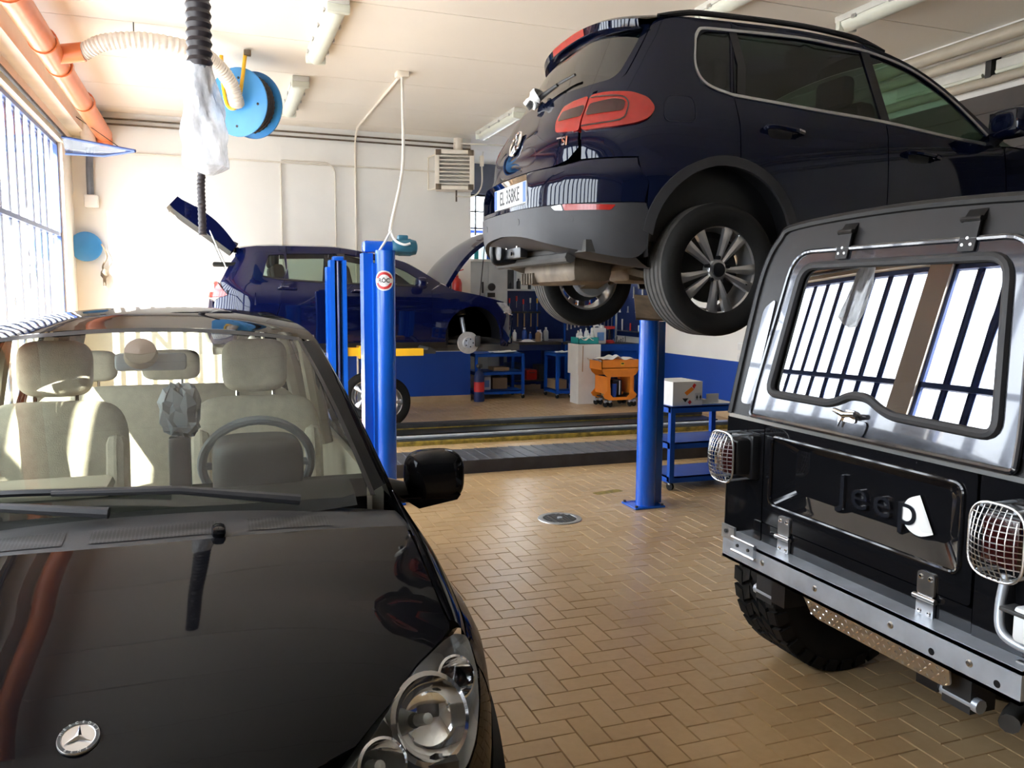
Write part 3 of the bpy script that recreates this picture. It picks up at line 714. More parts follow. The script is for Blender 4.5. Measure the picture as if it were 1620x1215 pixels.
MB().box(6.68, 6.8, 5.77, 5.83, 3.66, 3.9).build('bracket', 'steel_dark', ht)
# socket boxes, extinguishers
for i, (z, lab) in enumerate(((1.03, 'upper of two white cable boxes on the right wall'), (.87, 'lower of two white cable boxes on the right wall'))):
    so = thing('socket_box', lab, 'socket', (RW, 9.3, z), group='cable boxes on the right wall')
    MB().cbox((RW-.03, 9.30, z), (.06, .50, .10), .008).build('box', 'white', so)
    MB().cbox((RW-.066, 9.30, z), (.012, .44, .07), .003).build('cover', 'card', so)
    if i == 0: MB().cbox((RW-.05, 9.06, z), (.05, .04, .06), .004).build('switch', 'red', so)
def extinguisher(x, y, z, lab, ax):
    e = thing('fire_extinguisher', lab, 'fire extinguisher', (x, y, z))
    MB().lathe([(0, 0), (.07, 0), (.078, .02), (.078, .34), (.06, .40), (.025, .43), (.025, .46), (0, .46)], (x, y, z), (0, 0, 1), 20).build('cylinder', 'red', e)
    MB().cbox((x, y, z+.49), (.03, .04, .06), .005).build('valve', 'brass', e)
    MB().tube([(x-.02, y-.01, z+.52), (x+.1, y-.02, z+.56)], .009, 6).build('lever', 'red', e)
    MB().tube(spl([(x-.02, y-.02, z+.49), (x-.1, y-.03, z+.46), (x-.11, y-.03, z+.3), (x-.1, y-.04, z+.12)], 6, False), .011, 6).build('hose', 'black', e)
    MB().cbox((x+ax[0]*.09, y+ax[1]*.09, z+.2), (.05, .05, .12)).build('bracket', 'steel_dark', e)
extinguisher(3.62, 12.58, 1.55, 'red fire extinguisher hung on the back wall behind the open bonnet', (0, .5))
extinguisher(6.70, 11.75, 1.0, 'red fire extinguisher hung on the right wall behind the thin blue post', (.5, 0))
# ------------------------------------------------------------------ lift posts
def badge(t, c, n, r):
    n = Vector(n).normalized(); c = Vector(c); u = Vector((0, 0, 1)).cross(n).normalized(); v = Vector((0, 0, 1))
    def bend(a, b, d):      # wrap onto the round post of radius .078
        th = a/.079; ax = c-n*.079
        return ax+(n*math.cos(th)+u*math.sin(th))*(.079+d)+v*b
    circ = [(r*math.cos(i*PI/16), r*math.sin(i*PI/16)) for i in range(32)]
    b = MB().panel(circ, lambda a, d: bend(a, d, .0015), .02).build('badge', 'paper', t)
    for s_ in (1, -1):
        ring = [(.86*r*math.cos(math.radians(k)), s_*.86*r*math.sin(math.radians(k))) for k in range(14, 167, 8)]+[(.60*r*math.cos(math.radians(k)), s_*.60*r*math.sin(math.radians(k))) for k in range(160, 19, -8)]
        MB().panel(ring, lambda a, d: bend(a, d, .0025), .02).build('ring', 'inkred', b)
    vs_, fs_ = text_mesh('RÖC', .046, .0, xscale=.9, bold=.0012)
    MB().add([bend(p[0], p[1], .003) for p in vs_], fs_).build('lettering', 'inkblack', b)
def round_post(x, y, h, fin, lab):
    t = thing('lift_post', lab, 'lift post', (x, y, 0))
    MB().lathe([(.0775, .012), (.0775, h)], (x, y, 0), (0, 0, 1), 32).disc((x, y, h), (0, 0, 1), .0775, 32).build('column', 'postblue', t)
    MB().cbox((x, y+.03, .008), (.27, .24, .016), .004).build('base_plate', 'postblue', t)
    for a in (-.115, .115):
        for b in (-.07, .13): MB().cyl((x+a, y+b, .016), (x+a, y+b, .03), .012, 8).build('bolt', 'steel_dark', t)
    s_ = fin
    MB().box(min(x+s_*.09, x+s_*.165), max(x+s_*.09, x+s_*.165), y+.03, y+.19, .012, h-.02).build('channel', 'postblue', t)
    MB().box(min(x+s_*.05, x+s_*.10), max(x+s_*.05, x+s_*.10), y-.02, y+.12, .012, h-.10).build('web', 'postblue', t)
    return t
pl_ = round_post(1.27, 6.44, 2.02, -1, 'blue post')
pl_['label'] = 'tall blue lift post with teal motor and round red and white badge'
badge(pl_, (1.245, 6.366, 1.785), (-.30, -.954, 0), .078)
MB().cbox((1.24, 6.58, 2.055), (.24, .13, .09), .02).build('gearbox', 'postblue', pl_)
mo = MB().lathe([(0, 0), (.05, 0), (.062, .02), (.066, .04), (.066, .15), (.056, .19), (.035, .2), (0, .2)], (1.345, 6.54, 2.055), (1, 0, 0), 20).build('motor', 'motor', pl_)
MB().cbox((1.43, 6.54, 2.13), (.08, .07, .04), .01).build('terminal_box', 'motor', mo)
for k in range(12):
    a = k*PI/6; MB().cbox((1.445, 6.54+.066*math.cos(a), 2.055+.066*math.sin(a)), (.10, .006, .006)).build('fin', 'motor', mo)
pr_ = round_post(3.215, 5.72, 1.50, 1, 'thin round blue post with a bolted base plate between the drain and the blue trolley')
MB().hexa([(3.03, 5.60, 1.50), (3.335, 5.60, 1.485), (3.60, 6.05, 1.66), (3.25, 6.05, 1.68), (3.03, 5.60, 1.515), (3.335, 5.60, 1.50), (3.60, 6.05, 1.675), (3.25, 6.05, 1.695)]).build('carrier_plate', 'rusty', pr_)
# far post with open slot and yellow arms
pf = thing('lift_post', 'far blue lift post with an open slot standing before the blue hatchback', 'lift post', (1.34, 9.72, 0))
MB().box(1.225, 1.262, 9.62, 9.80, 0, 2.0).build('channel', 'postblue', pf)
cm = MB()
cm.box(1.262, 1.31, 9.60, 9.82, 0, 2.08).box(1.40, 1.445, 9.60, 9.82, 0, 2.08).box(1.31, 1.40, 9.78, 9.82, 0, 2.08); cm.build('column', 'postblue', pf)
MB().box(1.31, 1.40, 9.74, 9.78, 0, 2.05).build('slot', 'black', pf)
MB().tube([(1.355, 9.69, .1), (1.355, 9.69, 2.1)], .018, 10).build('screw', 'satin', pf)
MB().cbox((1.36, 9.71, 2.10), (.12, .16, .05), .01).build('top_plate', 'postblue', pf)
MB().cbox((1.335, 9.72, .01), (.42, .36, .02), .004).build('base_plate', 'postblue', pf)
MB().box(1.44, 1.70, 9.62, 9.74, .975, 1.07).build('arm', 'yellow', pf)
MB().box(1.62, 2.36, 9.66, 9.78, .965, 1.05).build('arm', 'yellow', pf)
MB().box(1.58, 1.68, 9.60, 9.80, .945, 1.09).build('arm_joint', 'yellow', pf)
MB().tube([(1.63, 9.66, .93), (1.63, 9.66, 1.10)], .02, 8).build('pin', 'steel_dark', pf)
MB().box(2.36, 2.52, 9.69, 9.75, .985, 1.03).build('arm_extension', 'steel_dark', pf)
MB().cyl((2.46, 9.72, 1.03), (2.46, 10.3, 1.03), .03, 10).build('cross_tube', 'steel_dark', pf)
MB().cyl((2.46, 10.3, 1.0), (2.46, 10.3, 1.09), .06, 14).build('pad', 'rubber', pf)
# ------------------------------------------------------------------ ramps
ra = thing('ribbed_ramp', 'low dark steel ramp with ribbed top plates lying across the aisle', 'ramp', (1.0, 7.36, 0))
MB().box(.95, 6.1, 7.36, 7.94, 0, .115).build('frame', 'steel_dark', ra)
MB().box(.95, 6.1, 7.345, 7.36, 0, .125).build('front_face', 'steel_dark', ra)
pp = None
for k in range(41):
    x = .96+k*.125
    if pp is None: o = pp = MB().hexa([(0, 7.355, .115), (.119, 7.355, .115), (.119, 7.94, .115), (0, 7.94, .115), (0, 7.355, .129), (.119, 7.355, .124), (.119, 7.94, .124), (0, 7.94, .129)]).build('tread_plate', 'ramp_top', ra)
    else: o = pp.copy(); COL.objects.link(o)
    o.location = (x-ra.location.x+1.0, 0, 0)
for i, (y0, y1, z, lab) in enumerate(((8.93, 9.10, .05, 'nearer yellow and black striped steel kerb rail with a worn grey top tube'), (10.0, 10.2, .065, 'farther yellow edged black steel kerb rail behind the worn grey tube'))):
    kr = thing('kerb_rail', lab, 'rail', (3.0, y0, 0), group='kerb rails across the aisle')
    MB().box(.9, 6.5, y0, y1, 0, z).build('beam', 'yellow_worn', kr)
    MB().box(.9, 6.5, y0-.012, y0, z*.55, z+.004).build('edge_strip', 'steel_dark' if i else 'yellow_worn', kr)
    MB().box(.9, 6.5, y0+.02, y1, z, z+.012).build('top_strip', 'steel_dark', kr)
    if i == 0: MB().tube([(.9, y1-.06, z+.030), (6.5, y1-.06, z+.030)], .022, 10).build('tube', 'galv', kr)
    else: MB().box(.9, 6.5, y0-.40, y0-.02, .002, .022).build('channel_floor', 'black', kr)
# ------------------------------------------------------------------ trolleys
def trolley(lab, x0, x1, y0, y1, h, mids, wheel_r=.035):
    t = thing('tool_trolley', lab, 'trolley', ((x0+x1)/2, (y0+y1)/2, 0), group='blue tool trolleys')
    for z in [h]+mids:
        MB().box(x0, x1, y0, y1, z-.012, z).box(x0, x1, y0, y0+.012, z-.055, z).box(x0, x1, y1-.012, y1, z-.055, z).box(x0, x0+.012, y0, y1, z-.055, z).box(x1-.012, x1, y0, y1, z-.055, z).build('shelf', 'trolblue', t)
    for x in (x0, x1-.045):
        for y in (y0-.006, y1-.039):
            MB().box(x, x+.045, y, y+.045, .075, h-.01).build('leg', 'trolblue', t)
            c = MB().lathe([(0, -.014), (wheel_r, -.012), (wheel_r, .012), (0, .014)], (x+.022, y+.022, wheel_r), (1, .3, 0), 16).build('castor', 'rubber', t)
            MB().cbox((x+.022, y+.022, .065), (.035, .03, .03), .003).build('fork', 'galv', c)
    return t
trolley('blue three shelf trolley carrying a white carton beside the thin blue post', 3.675, 4.42, 6.13, 6.60, .735, [.42, .12])
trolley('blue three shelf trolley standing under the front of the blue hatchback', 3.98, 4.84, 12.76, 13.3, .76, [.46, .14])
trolley('blue two shelf trolley beside the stacked white cartons', 5.33, 5.62, 12.55, 13.1, .76, [.14])
def carton(name, lab, x0, x1, y0, y1, z0, z1, m_='card', group=None):
    t = thing(name, lab, 'box', ((x0+x1)/2, (y0+y1)/2, z0), group=group)
    MB().box(x0, x1, y0, y1, z0, z1-.004).build('body', m_, t)
    MB().box(x0-.001, x1+.001, y0-.001, (y0+y1)/2-.001, z1-.004, z1).build('flap', m_, t)
    MB().box(x0-.001, x1+.001, (y0+y1)/2+.001, y1+.001, z1-.004, z1).build('flap', m_, t)
    return t
bx = carton('printed_carton', 'white carton printed with an orange bottle and hazard diamond on the trolley', 3.715, 4.01, 6.17, 6.52, .736, .945)
def pr(poly, m_, nm): MB().prism(poly, lambda u, v, d: (u, 6.1695-d, v), 0, .0012).build(nm, m_, bx)
pr([(3.83, .85), (3.90, .90), (3.925, .875), (3.855, .825)], 'orange', 'print')
pr([(3.905, .905), (3.925, .93), (3.945, .915), (3.925, .88)], 'inkred', 'print')
pr([(3.81, .80), (3.87, .80), (3.84, .765)], 'inkblack', 'print')
pr([(3.885, .785), (3.905, .765), (3.885, .745), (3.865, .765)], 'inkred', 'print')
for k in (0, .035): pr([(3.945+k, .80), (3.957+k, .83), (3.969+k, .80), (3.961+k, .80), (3.961+k, .785), (3.953+k, .785), (3.953+k, .80)], 'inkblack', 'print')
MB().prism([(3.935, .845), (4.0, .845), (4.0, .775), (3.935, .775)], lambda u, v, d: (u, 6.1698-d, v), 0, .0006).build('print_frame', 'cabinet', bx)
tr_ = thing('paper_tray', 'small white open tray of papers on the trolley beside the printed carton', 'tray', (4.15, 6.32, .736))
MB().box(4.03, 4.36, 6.2, 6.45, .736, .742).build('base', 'paper', tr_)
MB().box(4.12, 4.24, 6.26, 6.275, .742, .82).build('back', 'card', tr_)
MB().box(4.04, 4.11, 6.22, 6.40, .742, .775).build('pad', 'card', tr_)
carton('white_carton', 'lower white carton of the stack beside the orange cart', 5.38, 5.68, 11.78, 12.10, 0, .475)
uc = carton('white_carton', 'upper white carton of the stack beside the orange cart', 5.35, 5.74, 11.74, 12.14, .476, .95)
MB().prism([(5.42, .52), (5.435, .52), (5.44, .93), (5.425, .93)], lambda u, v, d: (u, 11.7395-d, v), 0, .001).build('tape', 'cardbrown', uc)
tb = thing('teal_tub', 'teal plastic tub of white bottles on the white cartons', 'tub', (5.46, 11.9, .951))
MB().box(5.37, 5.72, 11.78, 11.79, .951, 1.055).box(5.37, 5.72, 12.07, 12.08, .951, 1.055).box(5.37, 5.38, 11.78, 12.08, .951, 1.055).box(5.71, 5.72, 11.78, 12.08, .951, 1.055).box(5.37, 5.72, 11.78, 12.08, .951, .96).build('tub', 'teal', tb)
def bottle(name, lab, x, y, z, r, h, m_, group=None, cap='white'):
    t = thing(name, lab, 'bottle', (x, y, z), group=group)
    MB().lathe([(0, 0), (r*.95, 0), (r, r*.15), (r, h*.66), (r*.8, h*.76), (r*.36, h*.84), (r*.34, h*.90)], (x, y, z), (0, 0, 1), 16).build('body', m_, t)
    MB().lathe([(r*.42, h*.88), (r*.42, h*.99), (0, h)], (x, y, z), (0, 0, 1), 12).build('cap', cap, t)
    return t
for k, (x, y) in enumerate(((5.43, 11.93), (5.50, 11.99), (5.57, 11.93), (5.63, 12.0), (5.66, 11.90))):
    bottle('spray_bottle', 'white bottle standing in the teal tub', x, y, .962, .032, .20+.02*(k % 3), 'jug', 'white bottles in the teal tub')
rg = thing('cloth_rag', 'crumpled white rag hanging over the rim of the teal tub', 'rag', (5.42, 11.8, 1.06))
MB().grid(lambda u, v: (5.37+.26*u, 11.76+.10*v+.008*math.sin(u*9), 1.062+.025*math.sin(u*11+v*5)*math.sin(v*7+1)-.03*(1-v)), 16, 10).build('cloth', 'paper', rg, solid=.004)
def jug(lab, x, y, z, w, d, h, group=None):
    t = thing('plastic_jug', lab, 'jug', (x, y, z), group=group)
    MB().cbox((x, y, z+h*.43), (w, d, h*.86), min(w, d)*.14).build('body', 'jug', t)
    MB().cyl((x+w*.28, y, z+h*.84), (x+w*.28, y, z+h), w*.12, 14).build('cap', 'white', t)
    MB().tube(spl([(x-w*.38, y, z+h*.82), (x-w*.3, y, z+h*.96), (x, y, z+h*.97), (x+w*.12, y, z+h*.84)], 5, False), w*.07, 8).build('handle', 'jug', t)
    MB().box(x-w*.25, x+w*.3, y-d/2-.003, y-d/2+.002, z+h*.18, z+h*.62).build('label_print', 'label_blue', t)
    return t
jug('white canister with a blue label standing on the blue bench', 6.06, 12.5, .915, .23, .16, .31)
jug('white jug standing on the lowest shelf of the trolley under the hatchback', 4.22, 12.95, .145, .15, .12, .26)
carton('brown_box', 'brown carton on the lowest shelf of the trolley under the hatchback', 4.36, 4.62, 13.0, 13.25, .145, .33, 'cardbrown')
carton('brown_box', 'flat tan carton on the middle shelf of the trolley under the hatchback', 4.33, 4.60, 12.85, 13.15, .465, .52, 'cardbrown')
carton('brown_box', 'brown carton on the lower shelf of the two shelf trolley', 5.37, 5.58, 12.7, 13.05, .145, .30, 'cardbrown')
def sheet(lab, x, y, z, w, d, a):
    ca, sa = math.cos(a), math.sin(a)
    o = MB().grid(lambda u, v: (x+(u-.5)*w*ca-(v-.5)*d*sa, y+(u-.5)*w*sa+(v-.5)*d*ca, z+.03*max(0, u-.4)**1.3+.008*math.sin(7*v)), 10, 6).build('paper_sheet', 'paper', solid=.002)
    return tag(o, lab, 'paper')
sheet('white curled papers lying on the trolley under the hatchback', 4.52, 12.98, .772, .42, .28, .1)
sheet('white paper lying on the two shelf trolley', 5.5, 12.75, .768, .17, .2, .2)
gb = thing('blue_cylinder', 'small dark blue cylinder standing on the floor at the wall end', 'cylinder', (3.99, 12.6, 0))
MB().lathe([(0, 0), (.08, 0), (.085, .02), (.085, .40), (.06, .47), (.025, .5), (.025, .54), (0, .54)], (3.99, 12.58, 0), (0, 0, 1), 18).build('body', 'pegblue', gb)
MB().lathe([(.0855, .16), (.0855, .32)], (3.99, 12.58, 0), (0, 0, 1), 18).build('label_band', 'inkred', gb)
MB().lathe([(.03, .54), (.05, .56), (.05, .6), (0, .6)], (3.99, 12.58, 0), (0, 0, 1), 12).build('valve', 'steel_dark', gb)
# ------------------------------------------------------------------ orange cart
oc = thing('orange_cart', 'orange sheet metal service cart on double castors', 'cart', (5.87, 11.5, 0))
X0, X1, Y0, Y1 = 5.54, 6.20, 11.28, 11.72
outl = [(-.0, .73), (0, .60), (.04, .52), (.10, .47), (.10, .26), (.03, .19), (.06, .14), (.14, .11), (.50, .11), (.58, .14), (.61, .19), (.54, .26), (.54, .47), (.60, .52), (.64, .60), (.64, .73)]
hole = [(.155, .47), (.145, .42), (.155, .20), (.20, .155), (.44, .155), (.485, .20), (.495, .42), (.485, .47)]
for y in (Y0, Y1-.012):
    mb = MB(); v_, f_ = fill2d(outl, [hole], .1)
    mb.add([(X0+u, y, w) for u, w in v_], f_).build('side_panel', 'orange', oc, solid=.012)
MB().box(X0+.005, X1-.005, Y0, Y1, .60, .612).build('tray', 'orange', oc)
for xx in (X0, X1-.01): MB().box(xx, xx+.01, Y0, Y1, .58, .73).build('tray_end', 'orange', oc)
MB().box(X0+.12, X1-.12, Y0+.02, Y1-.02, .135, .15).build('lower_shelf', 'steel_dark', oc)
for xx in (X0+.10, X1-.11): MB().box(xx, xx+.01, Y0+.01, Y1-.01, .2, .47).build('end_panel', 'orange', oc)
MB().tube([(X0, Y0+.02, .71), (X0-.055, Y0+.02, .735), (X0-.055, Y1-.02, .735), (X0, Y1-.02, .71)], .012, 8).build('handle', 'chrome', oc)
MB().prism(rnd([(5.86, .645), (5.92, .645), (5.92, .695), (5.86, .695)], .01), lambda u, v, d: (u, Y0-d, v), 0, .003).build('maker_plate', 'yellow', oc)
MB().prism([(5.868, .665), (5.912, .665), (5.912, .685), (5.868, .685)], lambda u, v, d: (u, Y0-.003-d, v), 0, .001).build('plate_print', 'inkblack', oc)
for x in (X0+.09, X0+.17, X1-.15, X1-.08):
    for y in (Y0+.04, Y1-.06):
        c = MB().lathe([(0, -.016), (.04, -.014), (.045, 0), (.04, .014), (0, .016)], (x, y, .045), (.9, .4, 0), 16).build('castor', 'rubber', oc)
        MB().cbox((x, y, .088), (.045, .05, .04), .004).build('fork', 'galv', c)
rg = tag(MB().grid(lambda u, v: (5.57+.58*u, 11.30+.36*v, .742+.06*math.exp(-((u-.42)/.12)**2)*(.6+.4*math.sin(9*v))+.012*math.sin(17*u+5*v)), 28, 14).build('dust_sheet', 'paper', solid=.004),
    'crumpled pale sheet lying over the orange cart', 'cloth')
mm = thing('grease_machine', 'dark pump unit with a white post inside the orange cart', 'machine', (5.87, 11.5, .151))
MB().cbox((5.87, 11.5, .29), (.17, .2, .25), .02).build('body', 'black', mm)
MB().cyl((5.80, 11.38, .151), (5.80, 11.38, .36), .045, 14).build('canister', 'bluebottle', mm)
MB().cbox((5.90, 11.385, .29), (.014, .014, .22)).build('post', 'white', mm)
bb = tag(MB().cbox((5.70, 11.45, .235), (.085, .22, .165), .03).build('rag_bundle', 'cardbrown'), 'tan cloth bundle stuffed in the orange cart', 'rag')
# ------------------------------------------------------------------ bench alcove
be = thing('workbench', 'blue steel workbench with a dark top against the tool board', 'workbench', (6.2, 12.8, 0))
MB().box(5.74, 6.78, 12.32, 13.25, .87, .915).build('top', 'benchtop', be)
MB().box(5.74, 6.78, 12.30, 12.33, .80, .915).build('front_rail', 'trolblue', be)
for x in (5.76, 6.70):
    for y in (12.34, 13.15): MB().box(x, x+.06, y, y+.06, 0, .87).build('leg', 'trolblue', be)
MB().box(6.3, 6.7, 12.36, 13.1, .5, .86).build('drawer_unit', 'trolblue', be)
b2 = thing('workbench', 'dark workbench behind the trolleys at the back of the alcove', 'workbench', (5.2, 13.5, 0))
MB().box(4.60, 5.74, 13.32, 14.1, .86, .91).build('top', 'benchtop', b2)
MB().box(4.60, 5.74, 13.34, 13.36, .76, .86).build('apron', 'pegblue', b2)
for x in (4.62, 5.66):
    for y in (13.36, 14.02): MB().box(x, x+.06, y, y+.06, 0, .86).build('leg', 'pegblue', b2)
MB().box(4.7, 5.6, 13.5, 14.0, .2, .22).build('lower_shelf', 'steel_dark', b2)
pg = thing('tool_board', 'dark blue tool board standing behind the benches', 'tool board', (5.7, 14.15, .9))
MB().box(4.98, 6.79, 14.14, 14.17, .92, 1.80).build('board', 'pegblue', pg)
for x in (4.98, 5.58, 6.18, 6.76): MB().box(x, x+.03, 14.13, 14.18, .90, 1.82).build('stile', 'trolblue', pg)
MB().box(4.98, 6.79, 14.02, 14.2, 1.80, 1.83).build('shelf', 'cabinet', pg)
for x in (5.1, 6.6): MB().box(x, x+.04, 14.16, 14.2, 0, .92).build('post', 'pegblue', pg)
pg2 = thing('tool_board', 'blue tool board fixed behind the blue steel workbench', 'tool board', (6.26, 13.27, .92))
MB().box(5.76, 6.75, 13.26, 13.29, .92, 1.90).build('board', 'pegblue', pg2)
for x in (5.76, 6.26, 6.72): MB().box(x, x+.03, 13.25, 13.30, .915, 1.92).build('stile', 'trolblue', pg2)
MB().box(5.76, 6.75, 13.21, 13.30, 1.90, 1.925).build('shelf', 'cabinet', pg2)
pg3 = thing('tool_board', 'blue tool board with small tools on the right wall beside the workbench', 'tool board', (6.78, 12.5, 1.0))
MB().box(6.765, 6.79, 11.95, 13.2, 1.02, 1.95).build('board', 'pegblue', pg3)
MB().box(6.755, 6.79, 11.95, 13.2, 1.95, 1.98).build('rail', 'trolblue', pg3)
MB().box(6.70, 6.765, 12.0, 13.1, 1.10, 1.12).build('tool_rail', 'satin', pg3)
random.seed(11)
for k in range(11):
    y = 12.04+k*.1; h = random.uniform(.08, .2); z = (1.12, 1.45, 1.7)[k % 3]+(h if k % 3 else 0)
    o = MB().cyl((6.735, y, z-(h if k % 3 else 0)), (6.735, y, z+(h if k % 3 == 0 else 0)), .014, 8).cyl((6.735, y, z-(h if k % 3 else 0)-.02), (6.735, y, z-(h if k % 3 else 0)), .020, 8).build('hanging_tool', random.choice(['satin', 'red', 'orange', 'chrome', 'white']))
    tag(o, 'small hand tool hanging on the tool board of the right wall', 'tool', 'tools on the right wall board')
def spanner(x, z, L):
    o = MB().box(x-.008, x+.008, 13.245, 13.253, z-L/2, z+L/2).cbox((x, 13.249, z+L/2), (.035, .01, .035), .004).cbox((x, 13.249, z-L/2), (.03, .01, .03), .004).build('spanner', 'satin')
    return tag(o, 'steel spanner hanging on the tool board of the blue workbench', 'spanner', 'spanners on the tool board')
for k in range(13): spanner(5.82+k*.072, 1.25+random.uniform(-.04, .06), random.uniform(.12, .2))
def pliers(x, z, m_):
    t = thing('pliers', 'pliers with coloured grips hanging on the tool board of the blue workbench', 'pliers', (x, 13.24, z), group='pliers on the tool board')
    MB().cbox((x, 13.24, z), (.03, .014, .05), .005).build('jaws', 'satin', t)
    for q in (-1, 1): MB().tube([(x, 13.24, z-.02), (x+q*.03, 13.24, z-.08), (x+q*.022, 13.24, z-.15)], .008, 6).build('grip', m_, t)
for k in range(7): pliers(5.85+k*.13, 1.62, ('inkred', 'orange', 'bluebottle')[k % 3])
vz = thing('bench_vice', 'dark steel vice bolted on the blue workbench', 'vice', (5.86, 12.5, .915))
MB().cbox((5.86, 12.55, .955), (.14, .2, .08), .015).build('base', 'steel_dark', vz)
MB().cbox((5.86, 12.50, 1.03), (.12, .10, .08), .012).build('fixed_jaw', 'steel_dark', vz)
MB().cbox((5.86, 12.40, 1.03), (.12, .06, .08), .012).build('moving_jaw', 'steel_dark', vz)
MB().tube([(5.80, 12.35, 1.0), (5.92, 12.35, 1.0)], .007, 6).build('handle', 'satin', vz)
for k, (x, w, h, m_) in enumerate(((4.72, .2, .22, 'black'), (4.98, .24, .3, 'pegblue'), (5.28, .2, .18, 'red'), (5.5, .16, .26, 'steel_dark'))):
    t = thing('tool_case', ['black tool case under the dark workbench', 'dark blue tool case under the dark workbench', 'red tool case under the dark workbench', 'grey steel case under the dark workbench'][k], 'case', (x, 13.7, .221))
    MB().cbox((x, 13.72, .221+h/2), (w, .34, h), .015).build('body', m_, t); MB().tube([(x-.05, 13.54, .221+h*.75), (x-.04, 13.525, .221+h*.75), (x+.04, 13.525, .221+h*.75), (x+.05, 13.54, .221+h*.75)], .008, 6).build('handle', 'steel_dark', t)
hb_ = thing('shade_cupboard', 'dark cupboard added to dim the space below the blue workbench top', 'cupboard', (6.0, 12.9, 0))  # added dark block that deepens the shade under the bench
MB().box(5.86, 6.28, 12.5, 13.1, .0, .84).build('body', 'black', hb_)
for z in (.1, .45): MB().box(5.88, 6.26, 12.485, 12.5, z, z+.32).build('door', 'pegblue', hb_)
def driver(x, z):
    t = thing('screwdriver', 'screwdriver with a coloured grip hanging on the tool board', 'screwdriver', (x, 14.1, z), group='screwdrivers on the tool board')
    MB().cyl((x, 14.115, z), (x, 14.115, z+.09), .016, 8).build('grip', random.choice(['inkred', 'yellow', 'orange', 'white']), t); MB().cyl((x, 14.115, z-.12), (x, 14.115, z), .004, 6).build('blade', 'satin', t)
for k in range(12): driver(5.05+k*.135, 1.58+random.uniform(-.04, .05))
def hammer(x, z):
    t = thing('hammer', 'hammer hanging head up on the tool board', 'hammer', (x, 14.1, z), group='hammers on the tool board')
    MB().cyl((x, 14.115, z-.25), (x, 14.115, z), .013, 8).build('handle', 'cardbrown', t); MB().cbox((x, 14.11, z+.01), (.11, .03, .035), .006).build('head', 'steel_dark', t)
for k in range(5): hammer(5.08+k*.13, 1.40)
for k in range(7): bottle('shelf_bottle', 'dark bottle standing on the shelf over the tool board', 5.05+k*.17+random.uniform(-.04, .04), 14.1, 1.831, .03+.01*(k % 2), .14+.05*(k % 3), random.choice(['black', 'jug', 'steel_dark']), 'bottles over the tool board', 'black')
for k in range(6): bottle('bench_bottle', 'bottle standing among clutter on the dark workbench', 4.85+k*.15, 13.6+.1*(k % 2), .911, .03+.008*(k % 3), .16+.04*(k % 3), random.choice(['jug', 'bluebottle', 'teal', 'white']), 'bottles on the dark workbench')
bottle('bench_bottle', 'brown squat bottle on the dark workbench', 5.35, 13.45, .911, .05, .2, 'cardbrown')
rg = tag(MB().grid(lambda u, v: (5.02+.25*u, 13.36+.16*v, .915+.035*math.sin(PI*u)*math.sin(PI*v)*(1+.5*math.sin(13*u+9*v))), 14, 8).build('cloth_rag', 'paper', solid=.004), 'white rag crumpled on the dark workbench', 'rag')
gd = thing('bench_grinder', 'red based bench drill stand on the blue bench', 'machine', (6.32, 12.7, .915))
MB().lathe([(0, 0), (.09, 0), (.09, .02), (.07, .05), (0, .06)], (6.32, 12.6, .915), (0, 0, 1), 18).build('base', 'inkred', gd)
MB().cyl((6.32, 12.6, .97), (6.32, 12.6, 1.17), .02, 10).build('stem', 'steel_dark', gd)
MB().cbox((6.32, 12.6, 1.18), (.16, .1, .05), .01).build('head', 'inkred', gd)
for k in range(8):
    o = MB().cyl((6.42+.04*k, 12.75, .915), (6.42+.04*k, 12.75, .96+.02*(k % 4)), .014, 8).build('socket_bit', 'chrome'); tag(o, 'small chrome socket standing on the blue bench', 'socket', 'chrome sockets on the bench')
cbn = thing('wall_cabinet', 'tall pale grey cabinet with bottles on top behind the open bonnet', 'cabinet', (4.6, 14.2, 0))
MB().box(4.22, 4.95, 13.95, 14.4, 0, 2.30).build('body', 'cabinet', cbn)
MB().box(4.18, 4.98, 13.91, 14.4, 2.30, 2.345).build('top', 'white', cbn)
for x in (4.235, 4.59): MB().box(x, x+.345, 13.935, 13.95, .1, 2.27).build('door', 'cabinet', cbn)
MB().cbox((4.57, 13.925, 1.3), (.015, .02, .14), .004).build('handle', 'steel_dark', cbn)
ck = thing('wall_phone', 'dark phone and pad mounted on the pale cabinet', 'phone', (4.62, 13.92, 1.75))
MB().cbox((4.62, 13.90, 1.72), (.2, .05, .13), .01).build('base', 'cabinet', ck); MB().cbox((4.62, 13.87, 1.72), (.14, .02, .08), .005).build('keypad', 'black', ck)
MB().lathe([(0, .02), (.06, .02), (.07, 0), (.07, -.02), (0, -.02)], (4.64, 13.9, 1.86), (0, -1, 0), 18).build('dial', 'steel_dark', ck); MB().cbox((4.47, 13.9, 1.85), (.035, .04, .2), .012).build('handset', 'black', ck)
for k, (m_, r, h) in enumerate((('clearbottle', .04, .26), ('teal', .04, .24), ('clearbottle', .04, .3), ('bluebottle', .065, .36), ('bluebottle', .06, .32), ('pegblue', .06, .3))):
    bottle('oil_bottle', ['clear bottle on the pale cabinet, leftmost of the row', 'small teal bottle on the pale cabinet', 'clear bottle on the pale cabinet beside the blue ones', 'big bright blue bottle on the pale cabinet', 'middle sized blue bottle on the pale cabinet', 'dark navy bottle at the right end of the pale cabinet'][k], 4.27+k*.128, 14.05, 2.346, r, h, m_, 'bottles on the pale cabinet')
eb = thing('electric_box', 'grey electric box with trunking beside the pale cabinet', 'electric box', (5.2, 14.85, 1.9))
